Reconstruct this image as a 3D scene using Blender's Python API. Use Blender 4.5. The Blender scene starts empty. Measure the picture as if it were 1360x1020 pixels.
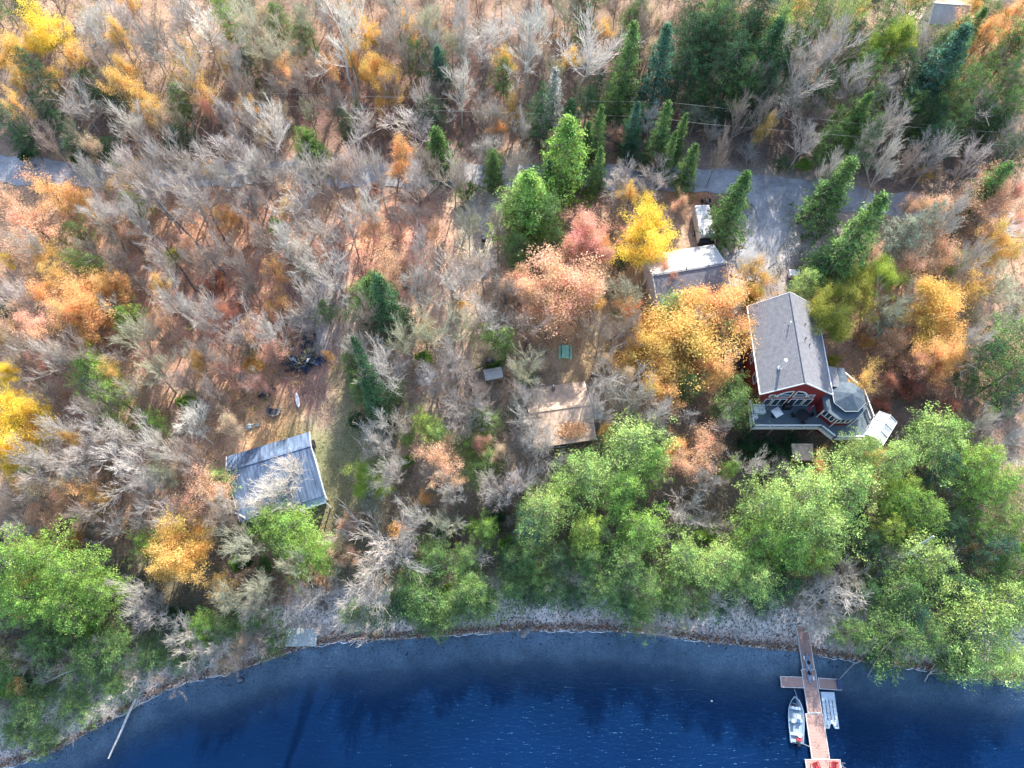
import bpy, bmesh, math, random
import numpy as np
from mathutils import Vector, Matrix
R=math.radians; rnd=random.Random(7); rng=np.random.default_rng(7)
S=bpy.context.scene; COL=S.collection
H=92.0; TILT=R(23.4); F=971.0
CT,ST=math.cos(TILT),math.sin(TILT)
# ---------------------------------------------------------------- placing helpers
def P(px,py,z=0.0):
    a=px-680; b=510-py
    d=(a, F*ST+b*CT, -F*CT+b*ST); s=(z-H)/d[2]
    return (d[0]*s, d[1]*s)
SHPX=[(-160,1075),(-60,1040),(40,1010),(80,995),(120,972),(155,952),(200,927),(240,908),(300,895),(340,883),(400,862),(450,852),(540,849),(620,842),(700,838),(800,838),(870,843),(940,853),(1000,860),(1060,866),(1110,874),(1180,885),(1250,892),(1310,903),(1360,905),(1500,915)]
_s=np.array([P(x,y,0) for x,y in SHPX]); SX=np.concatenate([[-2500],_s[:,0],[2500]]); SY=np.concatenate([[_s[0,1]-5],_s[:,1],[_s[-1,1]]])
def nz(x,y):
    return (np.sin(x*.31+1.3*np.sin(y*.17))*np.cos(y*.27+.9*np.sin(x*.21))+.5*np.sin(x*.83+y*.57)+.35*np.sin(y*1.31-x*.73+2))
PX=[-400,-40,-13,-5.6,-3.2,0,1.2,4.5,8,16,30,45,60,70,78,110,300,2500]
PZ=[-14,-12,-6.5,-2.6,-.7,0,.22,.7,1.6,3.3,5.6,8.2,9.2,9.5,11,18,42,60]
def gz(x,y):
    x=np.asarray(x,float); y=np.asarray(y,float)
    d=y-np.interp(x,SX,SY)
    z=np.interp(d,PX,PZ)
    w=np.clip((d-6)/10,0,1)*.28+np.clip((-d-2)/4,0,1)*.3
    return z+w*nz(x,y)
def g1(x,y): return float(gz(x,y))
def at(px,py,h=0.0):
    z=5.0+h
    for _ in range(40):
        x,y=P(px,py,z); z=.5*z+.5*(g1(x,y)+h)
    return Vector((x,y,z))
def mscale(px,py,z):            # metres covered by one photo pixel at this height
    x,y=P(px,py,z); return (y*ST+(H-z)*CT)/F
# ---------------------------------------------------------------- object helpers
def tag(o,label=None,cat=None,group=None,kind=None):
    if label:o['label']=label
    if cat:o['category']=cat
    if group:o['group']=group
    if kind:o['kind']=kind
    return o
def empty(name,loc,label=None,cat=None,group=None,rz=0):
    o=bpy.data.objects.new(name,None); COL.objects.link(o); o.location=loc; o.rotation_euler=(0,0,rz); o.empty_display_size=.3
    return tag(o,label,cat,group)
def np_mesh(name,v,q,attrs=None,smooth=False):
    me=bpy.data.meshes.new(name); v=np.asarray(v,np.float32); q=np.asarray(q,np.int32); k=q.shape[1]
    me.vertices.add(len(v)); me.vertices.foreach_set('co',v.ravel())
    me.loops.add(q.size); me.loops.foreach_set('vertex_index',q.ravel())
    me.polygons.add(len(q)); me.polygons.foreach_set('loop_start',np.arange(0,q.size,k,dtype=np.int32))
    me.update(calc_edges=True)
    if smooth: me.polygons.foreach_set('use_smooth',np.ones(len(q),bool))
    for nm,(dom,ty,arr) in (attrs or {}).items():
        a=me.attributes.new(nm,ty,dom)
        a.data.foreach_set('color' if ty=='FLOAT_COLOR' else 'value',np.asarray(arr,np.float32).ravel())
    me.validate(); return me
def link(name,me,mat,parent=None):
    o=bpy.data.objects.new(name,me); COL.objects.link(o)
    if mat and not me.materials: me.materials.append(mat)
    if parent:o.parent=parent
    return o
class MB:
    def __init__(s): s.v=[];s.f=[]
    def add(s,vs,fs):
        n=len(s.v); s.v+= [tuple(v) for v in vs]; s.f+=[tuple(i+n for i in f) for f in fs]; return s
    def box(s,c,d,rz=0,m=None):
        x,y,z=[k/2 for k in d]; vs=[Vector((a*x,b*y,e*z)) for a in(-1,1) for b in(-1,1) for e in(-1,1)]
        M=Matrix.Translation(c)@(Matrix.Rotation(rz,4,'Z') if m is None else m)
        return s.add([M@v for v in vs],[(0,1,3,2),(4,6,7,5),(0,4,5,1),(2,3,7,6),(0,2,6,4),(1,5,7,3)])
    def b2(s,a,b):
        c=[(a[i]+b[i])/2 for i in range(3)]; return s.box(c,[abs(b[i]-a[i]) for i in range(3)])
    def tube(s,p,q,r,r2=None,n=8,cap=True):
        p=Vector(p);q=Vector(q);d=(q-p).normalized(); a=d.orthogonal().normalized(); b=d.cross(a); r2=r if r2 is None else r2
        vs=[];fs=[]
        for c,rr in((p,r),(q,r2)):
            for i in range(n):
                t=2*math.pi*i/n; vs.append(c+a*math.cos(t)*rr+b*math.sin(t)*rr)
        for i in range(n): fs.append((i,(i+1)%n,n+(i+1)%n,n+i))
        if cap: fs+= [tuple(range(n))[::-1],tuple(range(n,2*n))]
        return s.add(vs,fs)
    def path(s,pts,r,n=6):
        for a,b in zip(pts,pts[1:]): s.tube(a,b,r,n=n)
        return s
    def slab(s,pts,t,n=None):     # top polygon, pushed t down
        pts=[Vector(p) for p in pts]; k=len(pts); dn=Vector((0,0,-t)) if n is None else Vector(n)*t
        fs=[tuple(range(k)),tuple(range(2*k-1,k-1,-1))]+[(i,k+i,k+(i+1)%k,(i+1)%k) for i in range(k)]
        return s.add(pts+[p+dn for p in pts],fs)
    def prism(s,poly,z0,z1): return s.slab([(x,y,z1) for x,y in poly],z1-z0)
    def build(s,name,mat,parent=None,M=None,smooth=False,bevel=0):
        me=bpy.data.meshes.new(name); vs=s.v if M is None else [tuple(M@Vector(v)) for v in s.v]
        me.from_pydata(vs,[],s.f); bm=bmesh.new(); bm.from_mesh(me); bmesh.ops.recalc_face_normals(bm,faces=bm.faces)
        if bevel: bmesh.ops.bevel(bm,geom=bm.edges[:],offset=bevel,segments=2,affect='EDGES',clamp_overlap=True)
        bm.to_mesh(me); bm.free()
        if smooth: me.polygons.foreach_set('use_smooth',[True]*len(me.polygons))
        return link(name,me,mat,parent)
# ---------------------------------------------------------------- materials
def newmat(n):
    m=bpy.data.materials.new(n); m.use_nodes=True; nt=m.node_tree; nt.nodes.clear()
    return m,nt,nt.nodes.new('ShaderNodeOutputMaterial')
def N(nt,t,**k):
    n=nt.nodes.new(t)
    for a,b in k.items():
        if a in n.inputs: n.inputs[a].default_value=b
        else: setattr(n,a,b)
    return n
def plain(name,c,rough=.7,metal=0,var=.25,scale=3,bump=.15,spec=.3,c2=None,stretch=None,coord='Object'):
    m,nt,o=newmat(name); L=nt.links.new
    tc=N(nt,'ShaderNodeTexCoord'); mp=N(nt,'ShaderNodeMapping'); L(tc.outputs[coord],mp.inputs[0])
    if stretch: mp.inputs['Scale'].default_value=stretch
    n1=N(nt,'ShaderNodeTexNoise',Scale=scale,Detail=8.0,Roughness=.65); L(mp.outputs[0],n1.inputs['Vector'])
    n2=N(nt,'ShaderNodeTexNoise',Scale=scale*9,Detail=4.0); L(mp.outputs[0],n2.inputs['Vector'])
    cr=N(nt,'ShaderNodeValToRGB'); L(n1.outputs[0],cr.inputs[0])
    a=[k*(1-var) for k in c]+[1]; b=list(c2)+[1] if c2 else [min(1,k*(1+var)) for k in c]+[1]
    cr.color_ramp.elements[0].position=.35; cr.color_ramp.elements[0].color=a
    cr.color_ramp.elements[1].position=.65; cr.color_ramp.elements[1].color=b
    mx=N(nt,'ShaderNodeMix',data_type='RGBA',blend_type='MULTIPLY'); mx.inputs[0].default_value=.5
    L(cr.outputs[0],mx.inputs[6]); L(n2.outputs[0],mx.inputs[7])
    g=N(nt,'ShaderNodeBrightContrast',Bright=0.0); L(mx.outputs[2],g.inputs[0])
    mul=N(nt,'ShaderNodeMix',data_type='RGBA',blend_type='MULTIPLY'); mul.inputs[0].default_value=1; mul.inputs[7].default_value=(1.33,1.33,1.33,1); L(g.outputs[0],mul.inputs[6])
    bs=N(nt,'ShaderNodeBsdfPrincipled',Roughness=rough,Metallic=metal); bs.inputs['Specular IOR Level'].default_value=spec
    L(mul.outputs[2],bs.inputs['Base Color'])
    if bump:
        bp=N(nt,'ShaderNodeBump',Strength=bump,Distance=.02); L(n2.outputs[0],bp.inputs['Height']); L(bp.outputs[0],bs.inputs['Normal'])
    L(bs.outputs[0],o.inputs[0]); return m
def leafmat(name,transl=.4,attr='v',hue=.05,low=.55,high=1.45,vcol=False):
    m,nt,o=newmat(name); L=nt.links.new
    if vcol: src=N(nt,'ShaderNodeAttribute',attribute_name='col').outputs['Color']
    else: src=N(nt,'ShaderNodeObjectInfo').outputs['Color']
    va=N(nt,'ShaderNodeAttribute',attribute_name=attr)
    mr=N(nt,'ShaderNodeMapRange'); mr.inputs[3].default_value=low; mr.inputs[4].default_value=high; L(va.outputs['Fac'],mr.inputs[0])
    wn=N(nt,'ShaderNodeTexWhiteNoise',noise_dimensions='1D'); ml=N(nt,'ShaderNodeMath',operation='MULTIPLY'); ml.inputs[1].default_value=917.3; L(va.outputs['Fac'],ml.inputs[0]); L(ml.outputs[0],wn.inputs['W'])
    hm=N(nt,'ShaderNodeMapRange'); hm.inputs[3].default_value=.5-hue; hm.inputs[4].default_value=.5+hue; L(wn.outputs[0],hm.inputs[0])
    hs=N(nt,'ShaderNodeHueSaturation'); L(hm.outputs[0],hs.inputs['Hue']); L(mr.outputs[0],hs.inputs['Value']); L(src,hs.inputs['Color'])
    d=N(nt,'ShaderNodeBsdfDiffuse'); t=N(nt,'ShaderNodeBsdfTranslucent'); mx=N(nt,'ShaderNodeMixShader'); mx.inputs[0].default_value=transl
    if not vcol:
        tc=N(nt,'ShaderNodeTexCoord'); nn=N(nt,'ShaderNodeTexNoise',Scale=.45,Detail=3.0); oi=N(nt,'ShaderNodeObjectInfo'); va2=N(nt,'ShaderNodeVectorMath',operation='ADD'); L(tc.outputs['Object'],va2.inputs[0]); L(oi.outputs['Location'],va2.inputs[1]); L(va2.outputs[0],nn.inputs['Vector'])
        h2=N(nt,'ShaderNodeMapRange'); h2.inputs[1].default_value=.3; h2.inputs[2].default_value=.7; h2.inputs[3].default_value=.478; h2.inputs[4].default_value=.522; L(nn.outputs[0],h2.inputs[0])
        v2=N(nt,'ShaderNodeMapRange'); v2.inputs[1].default_value=.3; v2.inputs[2].default_value=.7; v2.inputs[3].default_value=1.2; v2.inputs[4].default_value=.75; L(nn.outputs[0],v2.inputs[0])
        hs2=N(nt,'ShaderNodeHueSaturation'); hs2.inputs['Saturation'].default_value=.9; L(h2.outputs[0],hs2.inputs['Hue']); L(v2.outputs[0],hs2.inputs['Value']); L(hs.outputs[0],hs2.inputs['Color']); hs=hs2
    L(hs.outputs[0],d.inputs[0]); L(hs.outputs[0],t.inputs[0]); L(d.outputs[0],mx.inputs[1]); L(t.outputs[0],mx.inputs[2])
    L(mx.outputs[0],o.inputs[0]); return m
def barkmat(name):
    m,nt,o=newmat(name); L=nt.links.new
    oi=N(nt,'ShaderNodeObjectInfo'); tc=N(nt,'ShaderNodeTexCoord'); n1=N(nt,'ShaderNodeTexNoise',Scale=2.2,Detail=6.0); L(tc.outputs['Object'],n1.inputs['Vector'])
    mr=N(nt,'ShaderNodeMapRange'); mr.inputs[1].default_value=.3; mr.inputs[2].default_value=.7; mr.inputs[3].default_value=.6; mr.inputs[4].default_value=1.3; L(n1.outputs[0],mr.inputs[0])
    hs=N(nt,'ShaderNodeHueSaturation'); L(mr.outputs[0],hs.inputs['Value']); L(oi.outputs['Color'],hs.inputs['Color'])
    d=N(nt,'ShaderNodeBsdfDiffuse'); L(hs.outputs[0],d.inputs[0]); L(d.outputs[0],o.inputs[0]); return m
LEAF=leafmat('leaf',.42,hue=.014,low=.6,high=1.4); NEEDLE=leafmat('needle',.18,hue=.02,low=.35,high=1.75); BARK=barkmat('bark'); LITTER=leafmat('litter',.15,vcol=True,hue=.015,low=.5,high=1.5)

def groundmat():
    m,nt,o=newmat('forest_floor'); L=nt.links.new
    at_=N(nt,'ShaderNodeAttribute',attribute_name='col'); tc=N(nt,'ShaderNodeTexCoord')
    n1=N(nt,'ShaderNodeTexNoise',Scale=.35,Detail=10.0,Roughness=.7); n2=N(nt,'ShaderNodeTexNoise',Scale=5.0,Detail=6.0,Roughness=.8); n3=N(nt,'ShaderNodeTexVoronoi',Scale=7.0)
    for n in(n1,n2,n3): L(tc.outputs['Object'],n.inputs['Vector'])
    m1=N(nt,'ShaderNodeMapRange'); m1.inputs[1].default_value=.3; m1.inputs[2].default_value=.7; m1.inputs[3].default_value=.62; m1.inputs[4].default_value=1.3; L(n1.outputs[0],m1.inputs[0])
    m2=N(nt,'ShaderNodeMapRange'); m2.inputs[1].default_value=.3; m2.inputs[2].default_value=.7; m2.inputs[3].default_value=.5; m2.inputs[4].default_value=1.5; L(n2.outputs[0],m2.inputs[0])
    mu=N(nt,'ShaderNodeMath',operation='MULTIPLY'); L(m1.outputs[0],mu.inputs[0]); L(m2.outputs[0],mu.inputs[1])
    hs=N(nt,'ShaderNodeHueSaturation'); L(at_.outputs['Color'],hs.inputs['Color']); L(mu.outputs[0],hs.inputs['Value'])
    hr=N(nt,'ShaderNodeSeparateColor'); L(n3.outputs['Color'],hr.inputs[0]); h2=N(nt,'ShaderNodeMapRange'); h2.inputs[3].default_value=.47; h2.inputs[4].default_value=.53; L(hr.outputs[0],h2.inputs[0]); L(h2.outputs[0],hs.inputs['Hue'])
    bs=N(nt,'ShaderNodeBsdfPrincipled',Roughness=.95); bs.inputs['Specular IOR Level'].default_value=.1; L(hs.outputs[0],bs.inputs['Base Color'])
    bp=N(nt,'ShaderNodeBump',Strength=.5,Distance=.08); L(n2.outputs[0],bp.inputs['Height']); L(bp.outputs[0],bs.inputs['Normal']); L(bs.outputs[0],o.inputs[0]); return m
def watermat():
    m,nt,o=newmat('lake_water'); L=nt.links.new
    at_=N(nt,'ShaderNodeAttribute',attribute_name='depth'); tc=N(nt,'ShaderNodeTexCoord')
    mp=N(nt,'ShaderNodeMapping'); mp.inputs['Scale'].default_value=(.9,3.0,1); mp.inputs['Rotation'].default_value=(0,0,R(-9)); L(tc.outputs['Object'],mp.inputs[0])
    n1=N(nt,'ShaderNodeTexNoise',Scale=1.0,Detail=4.0,Roughness=.55,Distortion=.6); L(mp.outputs[0],n1.inputs['Vector'])
    n2=N(nt,'ShaderNodeTexNoise',Scale=3.4,Detail=3.0); L(mp.outputs[0],n2.inputs['Vector'])
    ad=N(nt,'ShaderNodeMath',operation='MULTIPLY_ADD'); ad.inputs[1].default_value=.35; L(n2.outputs[0],ad.inputs[0]); L(n1.outputs[0],ad.inputs[2])
    bp=N(nt,'ShaderNodeBump',Strength=1.0,Distance=.08); L(ad.outputs[0],bp.inputs['Height'])
    # wavelet crests: sharpened noise picks out narrow wind ripples that scatter more light
    ex=N(nt,'ShaderNodeMath',operation='MULTIPLY'); ex.inputs[1].default_value=-.4; L(at_.outputs['Fac'],ex.inputs[0])
    e2=N(nt,'ShaderNodeMath',operation='EXPONENT'); L(ex.outputs[0],e2.inputs[0])
    big=N(nt,'ShaderNodeTexNoise',Scale=.06,Detail=3.0); L(tc.outputs['Object'],big.inputs['Vector'])
    cr=N(nt,'ShaderNodeValToRGB'); cr.color_ramp.elements[0].position=.35; cr.color_ramp.elements[0].color=(.0012,.008,.034,1); cr.color_ramp.elements[1].position=.65; cr.color_ramp.elements[1].color=(.002,.015,.058,1); L(big.outputs[0],cr.inputs[0])
    df=N(nt,'ShaderNodeBsdfDiffuse'); L(cr.outputs[0],df.inputs[0])
    tr=N(nt,'ShaderNodeBsdfTransparent'); tr.inputs[0].default_value=(.72,.86,.96,1)
    mx=N(nt,'ShaderNodeMixShader'); L(e2.outputs[0],mx.inputs[0]); L(df.outputs[0],mx.inputs[1]); L(tr.outputs[0],mx.inputs[2])
    gl=N(nt,'ShaderNodeBsdfGlossy',Roughness=.22); gl.inputs[0].default_value=(.16,.50,.95,1); L(bp.outputs[0],gl.inputs['Normal'])
    fr=N(nt,'ShaderNodeFresnel',IOR=1.55); L(bp.outputs[0],fr.inputs['Normal'])
    m2=N(nt,'ShaderNodeMixShader'); L(fr.outputs[0],m2.inputs[0]); L(mx.outputs[0],m2.inputs[1]); L(gl.outputs[0],m2.inputs[2]); L(m2.outputs[0],o.inputs[0]); return m
M_shingle=plain('grey_shingle',(.19,.19,.205),.9,scale=2.2,var=.18,bump=.4)
M_shinglew=plain('weathered_shingle',(.56,.42,.32),.9,scale=1.6,var=.3,bump=.4)
M_light=plain('light_and_sunlit_roofing',(.47,.47,.46),.75,scale=.9,var=.14,bump=.1)
M_blue=plain('blue_grey_metal',(.12,.17,.26),.5,metal=.1,scale=.8,var=.4,stretch=(3,.4,1))
M_darkroof=plain('dark_slate_roof',(.09,.12,.15),.8,scale=2,var=.25)
M_red=plain('dark_red_siding',(.20,.022,.025),.7,scale=2,var=.2,stretch=(1,1,12))
M_white=plain('white_paint',(.80,.80,.80),.5,scale=2,var=.06)
M_deck=plain('grey_blue_decking',(.12,.16,.19),.75,scale=3,var=.25,stretch=(.5,12,1))
M_brown=plain('brown_composite',(.42,.27,.23),.7,scale=2,var=.2,stretch=(.4,9,1))
M_wood=plain('old_wood',(.25,.20,.16),.85,scale=3,var=.35,stretch=(1,6,1))
M_grey=plain('weathered_grey_wood',(.48,.52,.50),.85,scale=2.5,var=.25,stretch=(8,1,1))
M_log=plain('bleached_log',(.55,.50,.46),.85,scale=3,var=.25)
M_alu=plain('brushed_aluminium',(.42,.52,.60),.4,metal=.35,scale=2,var=.15)
M_silver=plain('trailer_silver',(.62,.61,.60),.5,metal=.1,scale=1.2,var=.14)
M_black=plain('black_plastic',(.02,.02,.025),.5,scale=3)
M_green=plain('green_paint',(.28,.62,.48),.6,scale=3,var=.12)
M_redp=plain('bright_red_plastic',(.70,.05,.06),.4,scale=3,var=.12)
M_glass=plain('window_glass',(.03,.05,.08),.12,scale=1,var=.3,spec=.8,bump=0)
M_film=plain('clear_grey_canopy',(.45,.50,.53),.35,scale=1.3,var=.35)
M_raft=plain('pale_raft_foam',(.52,.60,.66),.55,scale=2,var=.1)
M_asph=plain('worn_asphalt',(.34,.34,.35),.9,scale=.5,var=.28,bump=.3)
M_stone=plain('fieldstone',(.22,.20,.19),.9,scale=2,var=.4)
M_dark=plain('dark_scrap',(.05,.055,.07),.7,scale=4,var=.6)
M_tarp=plain('blue_tarp',(.05,.08,.16),.5,scale=2,var=.3)
M_rope=plain('pale_rope',(.5,.47,.4),.9,scale=5)
M_cable=plain('cable_sheath',(.22,.22,.22),.6,scale=5,bump=0)
M_sand=plain('pale_sand',(.62,.55,.47),.95,scale=1.2,var=.15)
# ---------------------------------------------------------------- ground, road, water
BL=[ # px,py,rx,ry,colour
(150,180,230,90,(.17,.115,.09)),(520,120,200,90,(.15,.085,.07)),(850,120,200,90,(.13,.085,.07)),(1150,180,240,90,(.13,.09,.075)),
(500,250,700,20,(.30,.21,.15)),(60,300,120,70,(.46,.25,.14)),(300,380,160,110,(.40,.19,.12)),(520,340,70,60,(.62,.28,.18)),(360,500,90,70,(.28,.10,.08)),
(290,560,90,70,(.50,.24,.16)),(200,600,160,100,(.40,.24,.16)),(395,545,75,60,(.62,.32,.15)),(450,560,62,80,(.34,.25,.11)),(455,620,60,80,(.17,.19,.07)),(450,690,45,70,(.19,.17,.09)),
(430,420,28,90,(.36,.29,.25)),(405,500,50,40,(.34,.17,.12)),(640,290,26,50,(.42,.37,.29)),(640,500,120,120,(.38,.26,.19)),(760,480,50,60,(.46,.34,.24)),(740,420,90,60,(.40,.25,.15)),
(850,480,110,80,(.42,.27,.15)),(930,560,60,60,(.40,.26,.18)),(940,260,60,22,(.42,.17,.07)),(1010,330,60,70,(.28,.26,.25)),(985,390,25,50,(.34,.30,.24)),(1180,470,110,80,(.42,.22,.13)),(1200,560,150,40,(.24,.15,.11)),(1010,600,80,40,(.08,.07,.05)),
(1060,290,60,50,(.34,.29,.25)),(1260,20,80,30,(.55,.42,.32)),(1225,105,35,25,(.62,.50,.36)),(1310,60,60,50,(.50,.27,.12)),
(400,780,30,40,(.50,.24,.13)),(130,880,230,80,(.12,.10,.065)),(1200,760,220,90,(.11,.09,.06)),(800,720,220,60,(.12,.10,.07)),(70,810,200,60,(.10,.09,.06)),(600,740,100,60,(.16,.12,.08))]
_b=[(at(a,b),c,d,col) for a,b,c,d,col in BL]
def gcol(x,y,z):
    x=np.asarray(x,float);y=np.asarray(y,float); d=y-np.interp(x,SX,SY)
    c=np.ones(x.shape+(3,))*np.array((.42,.25,.16)); jx=1.1*nz(x*1.7,y*1.3); jy=1.1*nz(y*1.5,x*1.9)
    for p,rx,ry,col in _b:
        k=mscale(680,510,z=5)
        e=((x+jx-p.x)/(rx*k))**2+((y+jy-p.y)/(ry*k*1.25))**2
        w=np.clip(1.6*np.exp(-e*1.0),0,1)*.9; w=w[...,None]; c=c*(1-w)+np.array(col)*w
    n=nz(x*1.3,y*2.1)*.35
    def mixd(c,a,b,col):
        w=(1/(1+np.exp(-(d+n-a)*4)))*(1/(1+np.exp((d+n-b)*3))); w=w[...,None]; return c*(1-w)+np.array(col)*w
    c=mixd(c,-60,5.8,(.74,.65,.58)); c=mixd(c,.2,1.0,(.36,.19,.12)); c=mixd(c,-6,-.1,(.66,.62,.53)); c=mixd(c,-400,-6,(.12,.13,.10))
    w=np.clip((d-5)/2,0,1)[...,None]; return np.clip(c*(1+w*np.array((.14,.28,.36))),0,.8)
fine_x=np.arange(-105,105.01,.55); fine_y=np.arange(-24,132,.55)
xs=np.concatenate([[-3000,-1200,-500,-250,-160,-125],fine_x,[125,160,250,500,1200,3000]])
ys=np.concatenate([[-3000,-1000,-300,-100,-45],fine_y,[140,160,200,300,600,1200,3000]])
GX,GY=np.meshgrid(xs,ys); GZ=gz(GX,GY)
def grid(nx,ny):
    i=np.arange(nx*ny).reshape(ny,nx); return np.stack([i[:-1,:-1],i[:-1,1:],i[1:,1:],i[1:,:-1]],-1).reshape(-1,4)
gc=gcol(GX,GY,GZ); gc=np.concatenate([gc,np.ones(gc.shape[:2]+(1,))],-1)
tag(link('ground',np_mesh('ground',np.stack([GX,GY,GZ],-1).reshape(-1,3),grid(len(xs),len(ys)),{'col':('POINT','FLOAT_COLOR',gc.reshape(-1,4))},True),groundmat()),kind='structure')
wx=np.concatenate([[-3000,-500,-150],np.arange(-105,105.1,1),[150,500,3000]]); wy=np.concatenate([[-3000,-500,-100,-45],np.arange(-24,30,.5)])
WX,WY=np.meshgrid(wx,wy); dep=np.clip(-gz(WX,WY),0,20)
tag(link('lake_water',np_mesh('lake_water',np.stack([WX,WY,WX*0],-1).reshape(-1,3),grid(len(wx),len(wy)),{'depth':('POINT','FLOAT',dep)},True),watermat()),kind='structure')
def strip(name,pts,width,mat,lift=.05,step=.8,jag=0,label=None,kind='structure',zadd=0):
    P_=[at(a,b) for a,b in pts]; d=[0]
    for a,b in zip(P_,P_[1:]): d.append(d[-1]+(b-a).length)
    W=width if isinstance(width,(list,tuple)) else [width]*len(pts)
    n=int(d[-1]/step); t=np.linspace(0,d[-1],n+1); X=np.interp(t,d,[p.x for p in P_]); Y=np.interp(t,d,[p.y for p in P_]); WW=np.interp(t,d,W)
    for _ in range(6): X[1:-1]=(X[:-2]+2*X[1:-1]+X[2:])/4; Y[1:-1]=(Y[:-2]+2*Y[1:-1]+Y[2:])/4
    dx=np.gradient(X);dy=np.gradient(Y);l=np.hypot(dx,dy);nx,ny=-dy/l,dx/l
    k=max(3,int(max(W)/.7)); u=np.linspace(-.5,.5,k)
    ww=WW[:,None]*u[None,:]+ (jag*nz(t*2.1,t*.7)[:,None]*np.sign(u)[None,:]*(np.abs(u)==.5))
    VX=X[:,None]+nx[:,None]*ww; VY=Y[:,None]+ny[:,None]*ww; VZ=gz(VX,VY)+lift
    o=link(name,np_mesh(name,np.stack([VX,VY,VZ],-1).reshape(-1,3),grid(k,len(t)),smooth=True),mat)
    return tag(o,kind=kind,label=label)
strip('road',[(-260,200),(-100,212),(0,226),(100,232),(300,232),(450,232),(600,232),(800,236),(940,240),(1040,252),(1120,262),(1210,275),(1300,290),(1500,330)],3.9,M_asph,.09,jag=.25)
strip('driveway',[(1030,262),(1030,290),(1018,325),(990,350),(985,370)],[8.5,4.6,4.2,5,4],M_asph,.13,jag=.4)
strip('dirt_driveway',[(655,236),(645,262),(625,300),(612,330)],[3,2.4,2.2,1.8],plain('driveway_dirt',(.40,.35,.28),.95,scale=.8,var=.25),.06,jag=.3)
strip('footpath',[(440,372),(428,420),(425,455),(420,485)],[1.6,1.9,1.8,1.5],plain('path_gravel',(.38,.34,.32),.95,scale=.8,var=.25),.06,jag=.3)
def foam():
    mb=MB(); x=-62
    r=random.Random(4)
    while x<62:
        L=r.uniform(2,7)
        if r.random()<.42:
            k=int(L/.25); prev=None
            for i in range(k):
                xx=x+i*.25; y=float(np.interp(xx,SX,SY))+.08*math.sin(xx*2.3)+.06*math.sin(xx*5.1)-.10; w=.02+.04*abs(math.sin(xx*3.3+x))*math.sin(math.pi*(i+.5)/k)
                cur=((xx,y-w,.02),(xx,y+w,.03))
                if prev: mb.add([prev[0],cur[0],cur[1],prev[1]],[(0,1,2,3)])
                prev=cur
        x+=L
    return tag(mb.build('foam',M_white),'thin white broken line of foam lapping along the whole shore','foam',kind='stuff')
foam()
# ---------------------------------------------------------------- litter and undergrowth (uncountable)
def cards(c,size,asp=.6,up=.4,r=rng,norm=None):
    n=len(c); v=r.normal(size=(n,3)); v[:,2]+=up*2
    if norm is not None: v=v*.6+norm
    v/=np.linalg.norm(v,axis=1)[:,None]
    a=np.cross(v,r.normal(size=(n,3))); a/=np.linalg.norm(a,axis=1)[:,None]; b=np.cross(v,a)
    s=(size*r.uniform(.6,1.3,n))[:,None]*.5
    q=np.stack([c-a*s,c-b*s*asp,c+a*s,c+b*s*asp],1).reshape(-1,3)
    return q,np.arange(4*n).reshape(-1,4)
def segs(A,B,ra,rb,n=3,r=rng):
    A=np.asarray(A,float);B=np.asarray(B,float);ra=np.asarray(ra)[:,None];rb=np.asarray(rb)[:,None]
    d=B-A; d/=np.linalg.norm(d,axis=1)[:,None]+1e-9; h=np.where(np.abs(d[:,2:3])<.9,[[0,0,1]],[[1,0,0]]); a=np.cross(d,h); a/=np.linalg.norm(a,axis=1)[:,None]; b=np.cross(d,a)
    V=[]
    for C,rr in((A,ra),(B,rb)):
        for i in range(n):
            t=2*math.pi*i/n; V.append(C+a*math.cos(t)*rr+b*math.sin(t)*rr)
    V=np.stack(V,1); m=len(A); base=np.arange(m)[:,None]*(2*n); Q=[]
    for i in range(n): Q.append(np.concatenate([base+i,base+(i+1)%n,base+n+(i+1)%n,base+n+i],1))
    return V.reshape(-1,3),np.concatenate(Q,0)
def scatter_pts(n):
    px=rng.uniform(-60,1420,n); py=rng.uniform(-60,1010,n)
    z=np.full(n,6.0)
    for _ in range(12):
        a=px-680;b=510-py; dx,dy,dz=a,F*ST+b*CT,-F*CT+b*ST; s=(z-H)/dz; x=dx*s;y=dy*s; z=.5*z+.5*gz(x,y)
    return x,y,z
KEEP=[]   # (poly test) clear areas as circles in world
def clearmask(x,y):
    m=np.ones(len(x),bool)
    for cx,cy,r in KEEP: m&=((x-cx)**2+(y-cy)**2)>r*r
    return m
for a,b,r in [(450,590,5.5),(430,540,5),(450,640,5),(455,690,3),(400,560,3),(365,610,7),(1045,460,6.5),(1050,420,6),(1060,540,6.5),(1105,550,7),(930,360,5.5),(745,560,4.6),(760,480,3),(1030,290,4.5),(1010,330,4),(1045,262,4),(980,385,3),(1165,565,4),(938,295,3),(425,455,1.5),(635,290,2),(1000,560,6),(1035,575,6),(640,470,2),(1225,105,4),(1265,15,6)]:
    p=at(a,b); KEEP.append((p.x,p.y,r*.9))
def roadmask(x,y):
    pts=[at(a,b) for a,b in [(-260,200),(0,226),(100,232),(600,232),(800,236),(940,240),(1040,252),(1210,275),(1500,330)]]
    yy=np.interp(x,[p.x for p in pts],[p.y for p in pts]); return np.abs(y-yy)>2.9
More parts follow.
